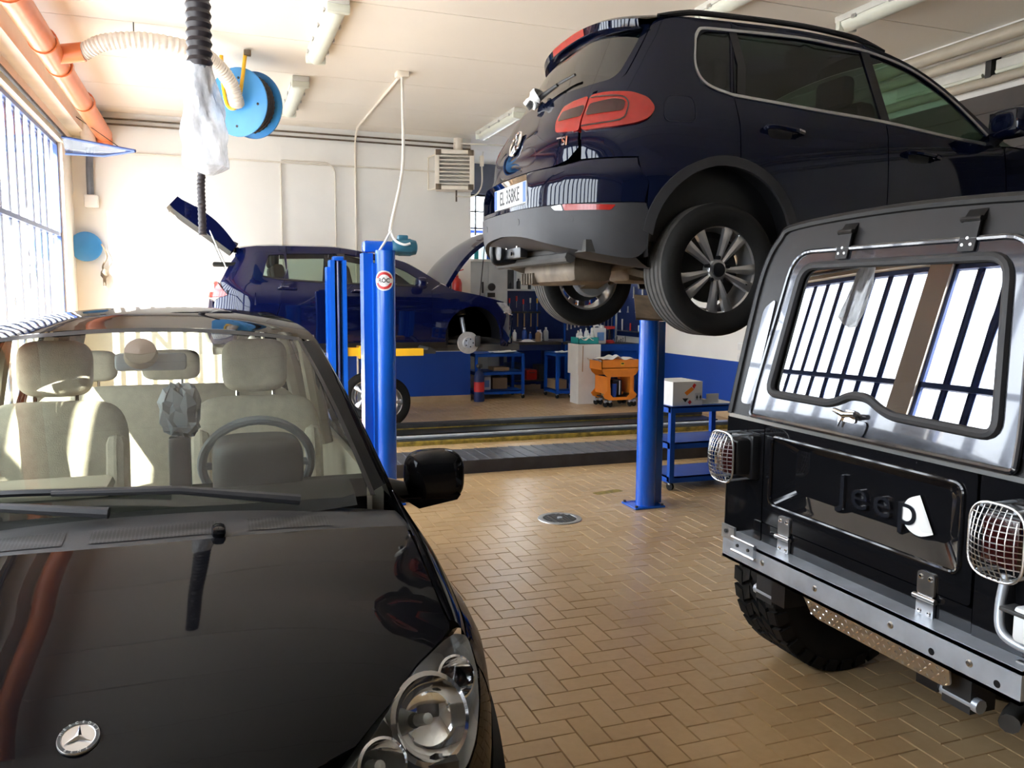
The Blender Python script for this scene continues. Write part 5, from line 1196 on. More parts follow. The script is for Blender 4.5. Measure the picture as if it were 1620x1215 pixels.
for sg in (-1, 1):
    so = -sg*.02
    L(MB().panel(gq, sh(sg, GS), .05, [w1] if False else []), 'quarter_panel', 'golf_paint', so) if False else L(MB().panel(gq, sh(sg, GS), .05, [rnd([(.70+K, 1.10), (.79+K, 1.352), (.97+K, 1.368), (.985+K, 1.17), (.945+K, 1.075), (.74+K, 1.085)], .02)]), 'quarter_panel', 'golf_paint', so)
    d1 = L(MB().panel(gr_, sh(sg, GS), .05, [w2_]), 'rear_door', 'golf_paint', so)
    d2 = L(MB().panel(gf_, sh(sg, GS), .05, [w3]), 'front_door', 'golf_paint', so)
    L(MB().panel(ge, sh(sg, GS), .05), 'front_fender', 'golf_paint', so)
    L(MB().panel(w1, sh(sg, GS, -.008), .06), 'quarter_window', 'golfglass')
    MB().panel(w2_, sh(sg, GS, -.008), .06).build('window', 'golfglass', d1, False)
    MB().panel(w3, sh(sg, GS, -.008), .06).build('window', 'golfglass', d2, False)
    L(MB().strip([(1.655+K, 1.03), (1.655+K, 1.39)], sh(sg, GS, .002), .09), 'pillar_cover', 'black')
    L(MB().strip(spl([(.70+K, 1.09), (1.0+K, 1.052), (1.6+K, 1.02), (2.2+K, 1.005), (2.70+K, .99)], 5, False), sh(sg, GS, .004), .02), 'window_seal', 'black')
    L(MB().strip([(.95+K, .25), (2.95+K, .25)], sh(sg, GS, .004), .07), 'sill', 'black', so)
    lam = L(MB().panel(rnd([(.40, 1.02), (.645, 1.02), (.72, .98), (.885, .865), (.80, .845), (.46, .835), (.40, .90)], .02), sh(sg, GS, .012), .03), 'tail_lamp', 'red_lens', so*1.5)
    MB().panel([(.47, .985), (.60, .985), (.66, .90), (.47, .90)], sh(sg, GS, .014), .03).build('lamp_insert', 'lens_clear', lam, False)
    L(MB().panel([(.0, .28), (1.0, .28), (1.02, .45), (1.0, .695), (.62, .695), (.60, .79), (.45, .82), (0, .82)], sh(sg, GS), .06), 'rear_bumper', 'golf_paint', so)
    L(MB().panel(arch(AF, .41, 182, 2, 20)+list(reversed(arch(AF, .382, 182, 2, 20))), sh(sg, GS, .008), .05), 'arch_lip', 'golf_paint', so)
    for x_, z_, dr_ in ((.90, .945, d1), (1.77, .915, d2)):
        h = [sh(sg, GS, o_)(x_+K+a, z_+b) for a, b, o_ in ((-.02, .0, .004), (.0, .002, .032), (.09, -.002, .036), (.17, -.006, .032), (.19, -.008, .004))]
        MB().tube(spl(h, 4, False), .013, 8).build('handle', 'golf_paint', dr_, False); MB().tube([sh(sg, GS, .037)(x_+K+.0, z_+.005), sh(sg, GS, .037)(x_+K+.10, z_+.004)], .010, 6).build('handle_strip', 'chrome', dr_, False)
    mi = L(MB().blob((2.60, sg*.97, 1.03), (.13, .22, .15), .6), 'door_mirror', 'golf_paint')
    MB().tube([(2.62, sg*.84, .985), (2.60, sg*.92, 1.0)], .025, 8).build('mirror_arm', 'black', mi, False); MB().cbox((2.63, sg*.98, 1.03), (.07, .17, .016), .005).build('turn_lamp', 'chrome', mi, False)
    # front corner: headlamp and bumper
    FX = lambda u, v: (u, sg*GS.W(u, v)*(1-max(0, (u-3.72)/.34)**2.2*.55), v)
    hl_ = L(MB().panel(rnd([(3.63, .80), (3.76, .79), (3.88, .70), (3.95, .63), (3.86, .645), (3.75, .67)], .02), lambda u, v: tuple(Vector(FX(u, v))+Vector((0, sg*.004, 0))), .04), 'headlamp', 'lens_dim', so)
    MB().tube([FX(3.74, .665), FX(3.84, .64), FX(3.95, .625)], .008, 6).build('lamp_strip', 'chrome', hl_, False)
    L(MB().panel([(3.70, .36), (3.72, .22), (3.98, .20), (4.02, .45), (3.96, .62), (3.78, .66), (3.745, .52)], FX, .05), 'front_bumper', 'golf_paint', so)
    liner(GF, .69, .33, .335, sg*.87, sg*.5); liner(GF, 3.315, .36, .385, sg*.86, sg*.45)
L(MB().grid(lambda u, v: (4.02-.10*(2*u-1)**2+(-.03+.03*math.sin(PI*v)), (2*u-1)*.50, .2+.5*v), 12, 6), 'front_grille', 'black')
def gtop(x, v):
    z = gzt(x); w = zc(GS, x, z); return (x, v*w, z+.045*(1-v*v))
L(MB().grid(lambda u, v: gtop(.41+1.62*u, -1+2*v), 22, 14), 'roof', 'golf_paint')
L(MB().grid(lambda u, v: gtop(2.03+.98*u, -1+2*v), 14, 14), 'windscreen', 'golfglass')
L(MB().box(.12, 4.0, -.74, .74, .16, .24), 'floor_pan', 'under')
L(MB().box(.30, 3.0, -.78, .78, .24, .92), 'light_block', 'black')  # added dark box, keeps light out of the lower body
L(MB().box(3.0, 3.9, -.45, .45, .24, .72), 'engine', 'under')
for x, y in ((1.75, -.36), (1.75, .36), (.95, -.36), (.95, .36)):
    s_ = L(MB().cbox((x, y, .98), (.15, .44, .55), .06, Matrix.Rotation(math.radians(-12), 3, 'Y')), 'seat', 'dash'); MB().cbox((x-.08, y, 1.30), (.09, .24, .16), .04).build('headrest', 'dash', s_, False)
L(MB().cbox((2.45, 0, .95), (.35, 1.3, .14), .05), 'dashboard', 'dash')
# open tailgate, hinged at the roof end
def gate(a, v, d):        # a 0..1 from hinge to edge, v -1..1 across, d depth inward
    p = Vector((.43, 0, 1.455)).lerp(Vector((-.19, 0, 2.02)), a); nn = Vector((-.57, 0, -.62)).normalized()
    bow = .07*math.sin(PI*min(1, a*1.05)); q = p-nn*bow+nn*(d+.03*a); w = .56+.10*a
    return (q.x, v*w, q.z)
og = MB().grid(lambda u, v: gate(u, -1+2*v, 0), 14, 10)
tgo = L(og, 'tailgate', 'golf_paint')
for sg in (-1, 1): MB().grid(lambda u, v: gate(u, sg, .19*v*(.35+.65*math.sin(PI*min(1, u*.75+.08)))), 14, 2).build('gate_edge', 'golf_paint', tgo, False)
MB().grid(lambda u, v: gate(u, -1+2*v, .19*(.35+.65*math.sin(PI*min(1, u*.75+.08)))), 14, 8).build('gate_trim', 'dash', tgo, False)
MB().grid(lambda u, v: gate(.16+.36*u, -.8+1.6*v, -.004), 8, 8).build('gate_window', 'tigglass', tgo, False)
MB().grid(lambda u, v: gate(1.0, -1+2*v, .18*u), 2, 8).build('gate_end', 'lens_clear', tgo, False)
for sg in (-1, 1): MB().grid(lambda u, v: gate(.62+.14*u, sg*(.70+.305*v), -.006), 4, 5).build('gate_lamp', 'red_lens', tgo, False)
MB().grid(lambda u, v: (lambda q: (q[0]-.0, q[1], q[2]+.045*(1-u)))(gate(-.03+.10*u, -.9+1.8*v, -.01)), 3, 8).build('gate_spoiler', 'black', tgo, False)
for sg in (-1, 1): L(MB().tube([(.30, sg*.60, 1.20), gate(.48, sg*.97, .10)], .010, 8), 'gas_strut', 'satin')
L(MB().cbox((.30, -.38, 1.235), (.30, .40, .045), .02), 'parcel_shelf', 'dash')
# open bonnet, hinged below the windscreen
def bonn(a, v, d):
    p = Vector((2.98, 0, 1.07)).lerp(Vector((3.66, 0, 1.72)), a); nn = Vector((-.69, 0, .72)).normalized()
    q = p+nn*(.09*math.sin(PI*a*.95)+d); w = .74-.10*a*a
    return (q.x+.03*v*v*a, v*w, q.z-.06*v*v*(1-a*.3))
bo = L(MB().grid(lambda u, v: bonn(u, -1+2*v, 0), 16, 14), 'bonnet', 'golf_paint')
for sg in (-1, 1): MB().grid(lambda u, v: bonn(u, sg, -.055*v), 16, 2).build('bonnet_edge', 'golf_paint', bo, False)
MB().grid(lambda u, v: bonn(.04+.94*u, -.95+1.9*v, -.045), 12, 10).build('bonnet_lining', 'dash', bo, False)
L(MB().tube([(3.50, -.55, .85), bonn(.92, -.6, -.05)], .007, 6), 'bonnet_stay', 'black')
# running gear: bare front hub and rear wheels
for sg in (-1, 1):
    e = sub_empty('brake_assembly', GF, (3.28, sg*.74, .265), (0, 0, 0 if sg < 0 else PI))
    MB().lathe([(.06, -.06), (.075, -.06), (.08, -.02), (.14, -.02), (.145, -.015), (.145, .006), (.08, .006)], (0, 0, 0), (0, 1, 0), 40).build('brake_disc', 'disc', e, False)
    MB().lathe([(0, -.075), (.03, -.075), (.032, -.062), (.07, -.06), (.07, -.05)], (0, 0, 0), (0, 1, 0), 24).build('hub', 'galv', e, False)
    for k in range(5): MB().cyl((.052*math.cos(k*1.2566), -.067, .052*math.sin(k*1.2566)), (.052*math.cos(k*1.2566), -.058, .052*math.sin(k*1.2566)), .009, 8).build('bolt_hole', 'black', e, False)
    MB().cbox((.125, -.01, .02), (.07, .09, .15), .02).build('caliper', 'steel_dark', e, False)
    MB().tube([(-.02, .06, .05), (-.06, .10, .33)], .028, 10).build('strut', 'galv', e, False)
    MB().tube([(-.05, .06, .0), (-.30, .10, .02)], .03, 8).build('control_arm', 'under', e, False)
    MB().tube([(-.06, .10, .36), (-.065, .11, .40), (-.07, .12, .46)], .06, 12).build('spring', 'under', e, False)
GW = wheel(GF, (.69, -.78, .26), .315, .205, .21, 'alloy5')
c = copy_tree(GW, GF); c.location = (.69, .78, .26); c.rotation_euler = (0, 0, PI)
# the wheels taken off, leaning on the floor
def loose(lab, loc, rz, tilt):
    t = thing('car_wheel', lab, 'wheel', loc)
    w = copy_tree(GW, t); w.location = (0, 0, .315*math.cos(tilt)+.105*abs(math.sin(tilt))); w.rotation_euler = (tilt, 0, rz)
    for ch in list(w.children): pass
    return t
loose('loose car wheel standing on the floor behind the tall blue lift post', (2.06, 10.42, 0), math.radians(22), math.radians(-4))
loose('second loose wheel leaning behind the first one next to the far lift post', (1.92, 11.1, 0), math.radians(-35), math.radians(-8))
# ------------------------------------------------------------------ black compact car in front (seen from its bonnet)
mxr = hermite([(.2, .08), (.35, .02), (.5, 0), (.6, .01), (.7, .05), (.78, .10), (.85, .17), (.95, .4), (1.05, .9)])
mwz = hermite([(.2, .84), (.35, .875), (.5, .895), (.65, .89), (.75, .878), (.80, .855), (.85, .82), (.95, .775), (1.05, .735), (1.2, .685), (1.4, .61), (1.52, .555), (1.6, .45)])
MS = Shell(mxr, lambda x, z: mwz(z), 1.0, 2.4, .88)
MC = thing('compact_car', 'black compact car in front with beige seats seen through its windscreen', 'car', (-.21, 1.30, 0), PI/2)
# local x = distance back from the nose (world +Y), local y = world -X
L = lambda mb, n, m_, so=0: mb.build(n, m_, MC, False, solid=so)
KM = MS.Tc-MS.xc
hze = hermite([(.1, .77), (.28, .834), (.38, .858), (.56, .866), (.72, .925), (1.0, .993), (1.3, 1.03)])
hye = hermite([(.1, .33), (.18, .43), (.28, .53), (.38, .604), (.485, .69), (.56, .728), (.72, .718), (1.0, .722), (1.3, .735)])
hzc = hermite([(.08, .80), (.13, .842), (.2, .885), (.35, .940), (.6, .992), (.93, 1.043), (1.2, 1.07)])
def hood(x, y, off=0):
    k = min(1, abs(y)/hye(x)); return (x, y, hzc(x)-(hzc(x)-hze(x))*k**2.6+off)
he_ = lambda y: .88+.115*(y/.72)**2
ho = [(.115, -.30)]+[(x, -hye(x)+.002) for x in (.19, .28, .33, .38, .43, .485, .53, .56, .64, .72, .86)]+[(he_(-.715), -.715)]+[(he_(y), y) for y in (-.55, -.35, -.15, 0, .15, .35, .55)]+[(he_(.715), .715)]+[(x, hye(x)-.002) for x in (.86, .72, .64, .56, .53, .485, .43, .38, .33, .28, .19)]+[(.115, .30), (.10, .15), (.095, 0), (.10, -.15)]
L(MB().panel(ho, hood, .045), 'bonnet', 'merc_paint', .02)
# cowl with vent grille
def cowl(u, y): x = he_(y)-.012+u*(1.125+.10*(y/.72)**2-he_(y)); z = hood(min(1.0, he_(y)), y)[2]; return (x, y, z-.010+.051*u-.02*u*u-.03*u*(y/.72)**2)
L(MB().grid(lambda u, v: cowl(u, -.73+1.46*v), 6, 30), 'cowl', 'plastic')
def vent_mat():
    M = bpy.data.materials.new('vent'); M.use_nodes = True; n = M.node_tree; p = n.nodes['Principled BSDF']
    tc = n.nodes.new('ShaderNodeTexCoord'); vo = n.nodes.new('ShaderNodeTexVoronoi'); vo.inputs['Scale'].default_value = 110; vo.inputs['Randomness'].default_value = .0
    n.links.new(tc.outputs['Object'], vo.inputs['Vector']); r = n.nodes.new('ShaderNodeValToRGB'); r.color_ramp.interpolation = 'CONSTANT'
    r.color_ramp.elements[0].color = (.002, .002, .002, 1); r.color_ramp.elements[1].position = .52; r.color_ramp.elements[1].color = (.03, .03, .032, 1)
    n.links.new(vo.outputs['Distance'], r.inputs[0]); n.links.new(r.outputs[0], p.inputs['Base Color']); p.inputs['Roughness'].default_value = .55; MATS['vent'] = M
vent_mat()
for a, b in ((-.50, -.28), (-.20, .10), (.16, .52)):
    L(MB().grid(lambda u, v: (lambda q: (q[0], q[1], q[2]+.002))(cowl(.22+.34*u, a+(b-a)*v)), 3, 12), 'vent_grille', 'vent')
L(MB().cbox(Vector(cowl(.18, -.205))+Vector((.0, 0, .012)), (.07, .035, .028), .012), 'washer_nozzle', 'merc_paint')
# fenders
for sg in (-1, 1):
    so = -sg*.015
    fe = [(1.115, .60), (1.09, .42)]+arch((1.40, .33), .36, 150, 2)+[(1.30+KM, .25), (1.30+KM, .985), (1.15+KM, .965), (1.0+KM, .948), (1.38, .91), (1.25, .865), (1.13, .83), (1.045, .822), (.985, .775), (1.06, .68)]
    L(MB().panel(fe, sh(sg, MS), .05), 'front_fender', 'merc_paint', so)
    def ft(u, v):
        x = .575+.75*u; zf = hermite([(.57, .822), (.66, .84), (.8, .885), (1.0, .946), (1.15, .965), (1.33, .99)])(x)
        a = Vector((x, sg*zc(MS, x, zf), zf)); b = Vector((x, sg*(hye(x)+.003), hze(x))); c = a.lerp(b, v); c.z += .012*math.sin(PI*v); return tuple(c)
    L(MB().grid(ft, 16, 6), 'fender_top', 'merc_paint')
    # headlamp
    hp_ = rnd([(1.03, .823), (.968, .782), (.888, .716), (.832, .676), (.772, .655), (.6, .65), (.42, .69), (.395, .745), (.453, .78), (.592, .832), (.719, .857), (.876, .858), (.96, .848)], .02)
    lamp = L(MB().panel(hp_, sh(sg, MS, .004), .035), 'headlamp', 'hlglass')
    MB().panel(hp_, sh(sg, MS, -.075), .05).build('lamp_housing', 'lampsilver', lamp, False)
    mbx = MB()
    for i in range(len(hp_)):
        a, b = hp_[i], hp_[(i+1) % len(hp_)]; mbx.quad(sh(sg, MS, .002)(*a), sh(sg, MS, .002)(*b), sh(sg, MS, -.075)(*b), sh(sg, MS, -.075)(*a))
    mbx.build('lamp_wall', 'lampsilver', lamp, False)
    ax = Vector((-.80, sg*.30, .42)).normalized()
    for (t_, z_, r_, nm) in ((.70, .785, .085, 'main_reflector'), (.52, .762, .048, 'inner_reflector'), (.885, .80, .045, 'indicator_reflector')):
        c = Vector(sh(sg, MS, -.055)(t_, z_))
        MB().lathe([(r_*1.12, .052), (r_*1.0, .055), (r_*.92, .035), (r_*.7, .008), (r_*.35, -.006), (0, -.008)], c, ax, 32).build(nm, 'chrome', lamp, False)
        MB().lathe([(0, .045), (.012, .04), (.014, .0)], c, ax, 12).build('bulb', 'lens_clear' if nm != 'indicator_reflector' else 'red_dark', lamp, False)
    MB().strip(spl([(.575, .83), (.60, .76), (.585, .70), (.575, .66)], 5, False), sh(sg, MS, -.03), .007).build('lamp_divider', 'chrome', lamp, False)
    MB().strip(spl([(.99, .80), (.86, .735), (.79, .69), (.70, .675)], 5, False), sh(sg, MS, -.02), .010).build('lamp_trim', 'chrome', lamp, False)
    liner(MC, .86, .33, .34, sg*.87, sg*.5)
L(MB().panel([(-1.09, .42), (-1.05, .22), (1.05, .22), (1.09, .42), (1.11, .6), (1.05, .672), (.985, .765), (.90, .705), (.84, .664), (.772, .643), (.6, .638), (.41, .68), (.30, .66), (-.30, .66), (-.41, .68), (-.6, .638), (-.772, .643), (-.84, .664), (-.90, .705), (-.985, .765), (-1.05, .672), (-1.11, .6)], sh(1, MS), .06), 'front_bumper', 'merc_paint', -.02)
gr = L(MB().panel(rnd([(-.385, .668), (.385, .668), (.365, .78), (.31, .80), (-.31, .80), (-.365, .78)], .02), sh(1, MS, -.02), .06), 'grille', 'black', -.02)
for z in (.69, .72, .75, .78): MB().strip([(-.36+.02*k, z) for k in range(37)], sh(1, MS, .0), .012).build('grille_slat', 'satin', gr, False)
np_ = L(MB().cbox((-.01, 0, .50), (.012, .52, .11), .003), 'number_plate', 'paper')
# emblem on the bonnet nose
ep = Vector(hood(.215, .03)); a_ = Vector(hood(.235, .03)); en = (a_-Vector(hood(.195, .03))).normalized(); eu = Vector((0, -1, 0)); ev = en; enn = eu.cross(ev).normalized()
if enn.z < 0: enn = -enn
E3 = lambda a, b, d=0: tuple(ep+enn*(.003+d)+eu*a+ev*b)
em = L(MB().lathe([(0, .004), (.026, .004), (.027, .005), (.033, .005), (.034, .003), (.034, 0)], ep, enn, 40), 'emblem', 'satin')
MB().lathe([(.0275, .0055), (.0325, .0055)], ep, enn, 40).build('emblem_band', 'steel_dark', em, False)
mbx = MB()
for k in range(3):
    a = PI/2+k*2*PI/3; c, s_ = math.cos(a), math.sin(a)
    mbx.add([E3(c*.025, s_*.025, .003), E3(-s_*.005+c*.003, c*.005+s_*.003, .003), E3(0, 0, .007), E3(s_*.005+c*.003, -c*.005+s_*.003, .003)], [(0, 1, 2), (0, 2, 3)])
mbx.build('emblem_star', 'chrome', em, False)
tm = MB()
for word, a0, st in (('MERCEDES', 160, -20), ('BENZ', 235, 22)):
    for i, ch in enumerate(word):
        a = math.radians(a0+st*i); vs_, fs_ = text_mesh(ch, .007, .0004); rr = a-PI/2 if st < 0 else a+PI/2
        tm.add([E3(.030*math.cos(a)+p[0]*math.cos(rr)-p[1]*math.sin(rr), .030*math.sin(a)+p[0]*math.sin(rr)+p[1]*math.cos(rr), .0035) for p in vs_], fs_)
tm.build('emblem_text', 'paper', em, False)
# windscreen, roof, pillars
def ws(u, v, off=0):
    b = Vector((1.10+.09*u*u, .665*u, 1.070-.028*u*u)); t = Vector((1.915-.05*u*u, .508*u, 1.537-.036*u*u)); n_ = Vector((-.5, 0, .86))
    return tuple(b.lerp(t, v)+n_*(.03*math.sin(PI*v)+off))
L(MB().grid(lambda u, v: ws(-1+2*u, v), 24, 16), 'windscreen', 'wsglass')
L(MB().grid(lambda u, v: ws(-1+2*u, .965+.035*v, .002), 24, 1), 'windscreen_band', 'plastic')
for sg in (-1, 1): L(MB().grid(lambda u, v: ws(sg*(.975+.025*v), u, .002), 12, 1), 'windscreen_seal', 'black')
mzt = hermite([(1.30, 1.06), (1.5, 1.235), (1.7, 1.385), (1.85, 1.475), (2.0, 1.52), (2.4, 1.552), (2.8, 1.562), (3.4, 1.545), (3.9, 1.48), (4.12, 1.40)])
for sg in (-1, 1):
    def pil(u, v):
        x = 1.30+.56*u; z = mzt(x); a = Vector(ws(sg, max(0, min(1, (z-1.05)/.445)))); b = Vector((x+.012, sg*(MS.W(x, z)+.004), z-.008)); c = a.lerp(b, v)
        n_ = Vector((-.3, sg*.7, .6)); return tuple(c+n_*.018*math.sin(PI*v))
    L(MB().grid(pil, 14, 5), 'a_pillar', 'merc_paint')
    so = -sg*.015; R_ = lambda x: (x+KM, mzt(x))
    wf = rnd([(1.56+KM, 1.10), (1.62+KM, 1.235), (1.80+KM, 1.37), (2.0+KM, 1.455), (2.36+KM, 1.49), (2.38+KM, 1.05), (1.75+KM, 1.07)], .03)
    wr_ = rnd([(2.50+KM, 1.05), (2.48+KM, 1.49), (2.9+KM, 1.50), (3.22+KM, 1.47), (3.25+KM, 1.06)], .03)
    wq = rnd([(3.38+KM, 1.07), (3.35+KM, 1.46), (3.7+KM, 1.43), (3.92+KM, 1.20), (3.9+KM, 1.10)], .03)
    d1 = L(MB().panel([(1.31+KM, .25), (2.43+KM, .25), (2.43+KM, 1.40)]+[R_(x) for x in (2.43, 2.2, 2.0, 1.85, 1.7, 1.5, 1.31)], sh(sg, MS), .06, [wf]), 'front_door', 'merc_paint', so)
    d2 = L(MB().panel([(2.435+KM, .25), (3.0+KM, .25), (3.3+KM, .75)]+[R_(x) for x in (3.3, 3.0, 2.8, 2.435)], sh(sg, MS), .06, [wr_]), 'rear_door', 'merc_paint', so)
    L(MB().panel([(3.0+KM, .25), (4.15+KM, .25), (4.15+KM, 1.38)]+[R_(x) for x in (4.1, 3.9, 3.6, 3.31)]+[(3.305+KM, .75)], sh(sg, MS), .07, [wq]), 'quarter_panel', 'merc_paint', so)
    MB().panel(wf, sh(sg, MS, -.006), .08).build('window', 'wsglass', d1, False); MB().panel(wr_, sh(sg, MS, -.006), .08).build('window', 'wsglass', d2, False)
    L(MB().panel(wq, sh(sg, MS, -.006), .08), 'quarter_window', 'wsglass')
    L(MB().strip(spl([(1.5+KM, 1.05), (2.0+KM, 1.04), (2.43+KM, 1.03), (3.3+KM, 1.03)], 4, False), sh(sg, MS, .004), .02), 'window_seal', 'black')
    L(MB().cbox((2.5, sg*.875, .62), (1.9, .03, .06), .012), 'side_moulding', 'merc_paint')
    # mirror
    y0 = sg*.93
    mi = L(MB().blob((1.50, y0, 1.025), (.15, .21, .185), .62), 'door_mirror', 'merc_paint')
    MB().hexa([(1.43, sg*.86, .925), (1.53, sg*.86, .925), (1.53, sg*1.0, .945), (1.44, sg*1.0, .945), (1.44, sg*.80, .965), (1.56, sg*.80, .965), (1.55, sg*1.01, .965), (1.43, sg*1.01, .965)]).build('mirror_foot', 'merc_paint', mi, False)
    MB().tube([(1.52, sg*.74, .985), (1.51, sg*.84, .965), (1.50, sg*.92, .955)], [.045, .035, .03], 10).build('mirror_arm', 'plastic', mi, False)
    MB().cbox((1.568, y0, 1.005), (.006, .17, .11), .002).build('mirror_glass', 'chrome', mi, False)
mrc = hermite([(1.93, 1.537), (2.3, 1.587), (2.8, 1.603), (3.4, 1.59), (3.9, 1.525), (4.1, 1.46)])
def mroof(u, v):
    x = 1.925+2.17*u; k = -1+2*v; ze = mzt(max(1.86, x-.06*k*k)); w = MS.W(x, ze); return (x-.07*k*k*(1-u), k*w, ze+(mrc(x)-ze)*(1-abs(k)**2.4))
L(MB().grid(mroof, 30, 24), 'roof', 'merc_paint')
L(MB().grid(lambda u, v: (4.10+.14*u, (-1+2*v)*(.50+.10*u), 1.45-.38*u+.02*(1-(2*v-1)**2)), 6, 10), 'rear_window', 'wsglass')
L(MB().grid(lambda u, v: (4.24+.03*math.sin(PI*u), (-1+2*v)*(.66+.16*u), 1.07-.80*u), 8, 10), 'tailgate', 'merc_paint')
for sg in (-1, 1):
    L(MB().grid(lambda u, v: (4.10+.14*u+.0*v, sg*(.50+.10*u+v*.09), 1.44-.38*u), 6, 2), 'rear_pillar', 'merc_paint')
    L(MB().panel([(4.12+KM, .3), (4.25+KM, .3), (4.25+KM, 1.05), (4.12+KM, 1.40)], sh(sg, MS, -.01), .1), 'tail_lamp', 'red_lens', -sg*.02)
# wipers
for (u0, v0, u1, v1, ln) in ((-.64, -.03, .80, .095, 1), (.10, -.03, 1.35, .05, 0)):
    p = [Vector(ws(u0*1.0, v0, .03)), Vector(ws((u0*2+u1)/3, (v0*2+v1)/3+.012, .045)), Vector(ws((u0+u1*2)/3, (v0+v1*2)/3, .035))]
    wi = L(MB().tube(p, [.016, .012, .008], 8), 'wiper', 'plastic')
    q = [Vector(ws(min(.98, u0*.45+u1*.55-.28), v1-.035, .016)), Vector(ws(min(.99, u1*.75+u0*.25), v1-.01, .016)), Vector(ws(min(.99, u1), v1+.005, .016))]
    MB().tube(q, .010, 6).build('wiper_blade', 'black', wi, False)
# wheels and underside
MW = wheel(MC, (.86, -.78, .315), .315, .205, .205, 'alloy10')
for loc, rot in (((.86, .78, .315), PI), ((3.64, -.78, .315), 0), ((3.64, .78, .315), PI)):
    c = copy_tree(MW, MC); c.location = loc; c.rotation_euler = (0, 0, rot)
L(MB().box(.2, 4.1, -.72, .72, .18, .24), 'floor_pan', 'under')
L(MB().box(.25, 1.05, -.66, .66, .24, .70), 'engine', 'under')
# ---- cabin
L(MB().grid(lambda u, v: (1.04+.59*u+.10*(2*v-1)**2*(1-u), (-1+2*v)*.60, 1.030+.045*math.sin(PI*min(1, u*1.1)**.7)-.05*u**4), 10, 20), 'dashboard', 'dash')
L(MB().box(1.55, 1.63, -.70, .70, .6, 1.02), 'dash_front', 'dash')
L(MB().blob((1.44, -.33, 1.10), (.22, .28, .22), .45), 'instrument_hood', 'plastic')
swc = Vector((1.70, -.34, 1.065)); san = Vector((.90, 0, .44)).normalized(); su = Vector((0, 1, 0)); sv = san.cross(su)
sw = L(MB().tube([tuple(swc+su*.185*math.cos(k*PI/18)+sv*.185*math.sin(k*PI/18)) for k in range(36)], .016, 8, closed=True), 'steering_wheel', 'greybag')
MB().lathe([(0, .03), (.06, .025), (.075, 0), (0, -.03)], swc, san, 20).build('wheel_boss', 'dash', sw, False)
for a in (0, PI, -PI/2): MB().tube([tuple(swc), tuple(swc+su*.18*math.cos(a)+sv*.18*math.sin(a))], .014, 6).build('wheel_spoke', 'greybag', sw, False)
def seat(x, y, nm, w=.50, hr=True, zt=1.24, tilt=14):
    M_ = Matrix.Rotation(math.radians(tilt), 3, 'Y')
    s_ = L(MB().blob((x, y, zt-.33), (.17, w, .70), .35, .45, M_), nm, 'fabric')
    MB().cbox((x-.06, y, zt-.36), (.06, w*.56, .56), .025, M_).build('seat_centre', 'trim_beige', s_, False)
    for q in (-1, 1): MB().cbox((x-.05, y+q*w*.42, zt-.36), (.14, w*.16, .52), .045, M_).build('seat_bolster', 'fabric', s_, False)
    MB().cbox((x-.30, y, .60), (.55, w, .16), .06).build('seat_cushion', 'fabric', s_, False)
    if hr:
        MB().blob((x+.10, y, zt+.135), (.12, .255, .21), .5, .5, M_).build('headrest', 'fabric', s_, False)
        for q in (-.07, .07): MB().tube([(x+.075, y+q, zt-.02), (x+.09, y+q, zt+.08)], .007, 6).build('headrest_post', 'chrome', s_, False)
seat(2.10, .36, 'seat'); seat(2.10, -.36, 'seat')
seat(3.05, 0, 'rear_seat', 1.24, False, 1.20)
for y in (-.38, 0, .38):
    h = L(MB().blob((3.16, y, 1.31), (.10, .27, .15), .45), 'rear_headrest', 'fabric'); MB().tube([(3.14, y-.05, 1.18), (3.15, y-.05, 1.26)], .006, 6).build('headrest_post', 'chrome', h, False)
for sg in (-1, 1):
    L(MB().box(1.45, 3.2, min(sg*.70, sg*.74), max(sg*.70, sg*.74), .35, 1.03), 'door_trim', 'trim_beige')
    L(MB().tube([(2.42, sg*.66, 1.0), (2.44, sg*.585, 1.48)], .04, 8), 'b_pillar_trim', 'trim_beige')
    L(MB().tube([(3.30, sg*.66, 1.0), (3.32, sg*.57, 1.45)], .05, 8), 'c_pillar_trim', 'trim_beige')
    L(MB().tube([(2.40, sg*.63, 1.35), (2.42, sg*.64, 1.05)], .012, 6), 'seat_belt', 'greybag')
im = L(MB().cbox((1.80, .0, 1.425), (.03, .23, .062), .015), 'inside_mirror', 'greybag')
MB().lathe([(0, .03), (.05, .02), (.055, -.01), (0, -.02)], (1.77, .03, 1.455), (-.6, 0, .4), 18).build('sensor_pod', 'pod_brown', im, False)
L(MB().cbox((1.38, .30, 1.085), (.16, .42, .045), .02), 'dash_binder', 'trim_beige')
L(MB().cbox((1.61, -.09, 1.09), (.05, .07, .20), .012), 'holder_stem', 'black')
random.seed(5); bb_ = MB().blob((-.115, 2.92, 1.262), (.125, .11, .15), .8, None, None, 11)
bb_.v = [(x+random.uniform(-.012, .012), y+random.uniform(-.012, .012), z+random.uniform(-.012, .012)+(.03*random.random() if z > 1.31 else 0)) for x, y, z in bb_.v]
bag = tag(bb_.build('crumpled_bag', 'greybag'), 'crumpled grey plastic bag behind the windscreen of the black compact car', 'bag')
bag.data.set_sharp_from_angle(angle=math.radians(14))
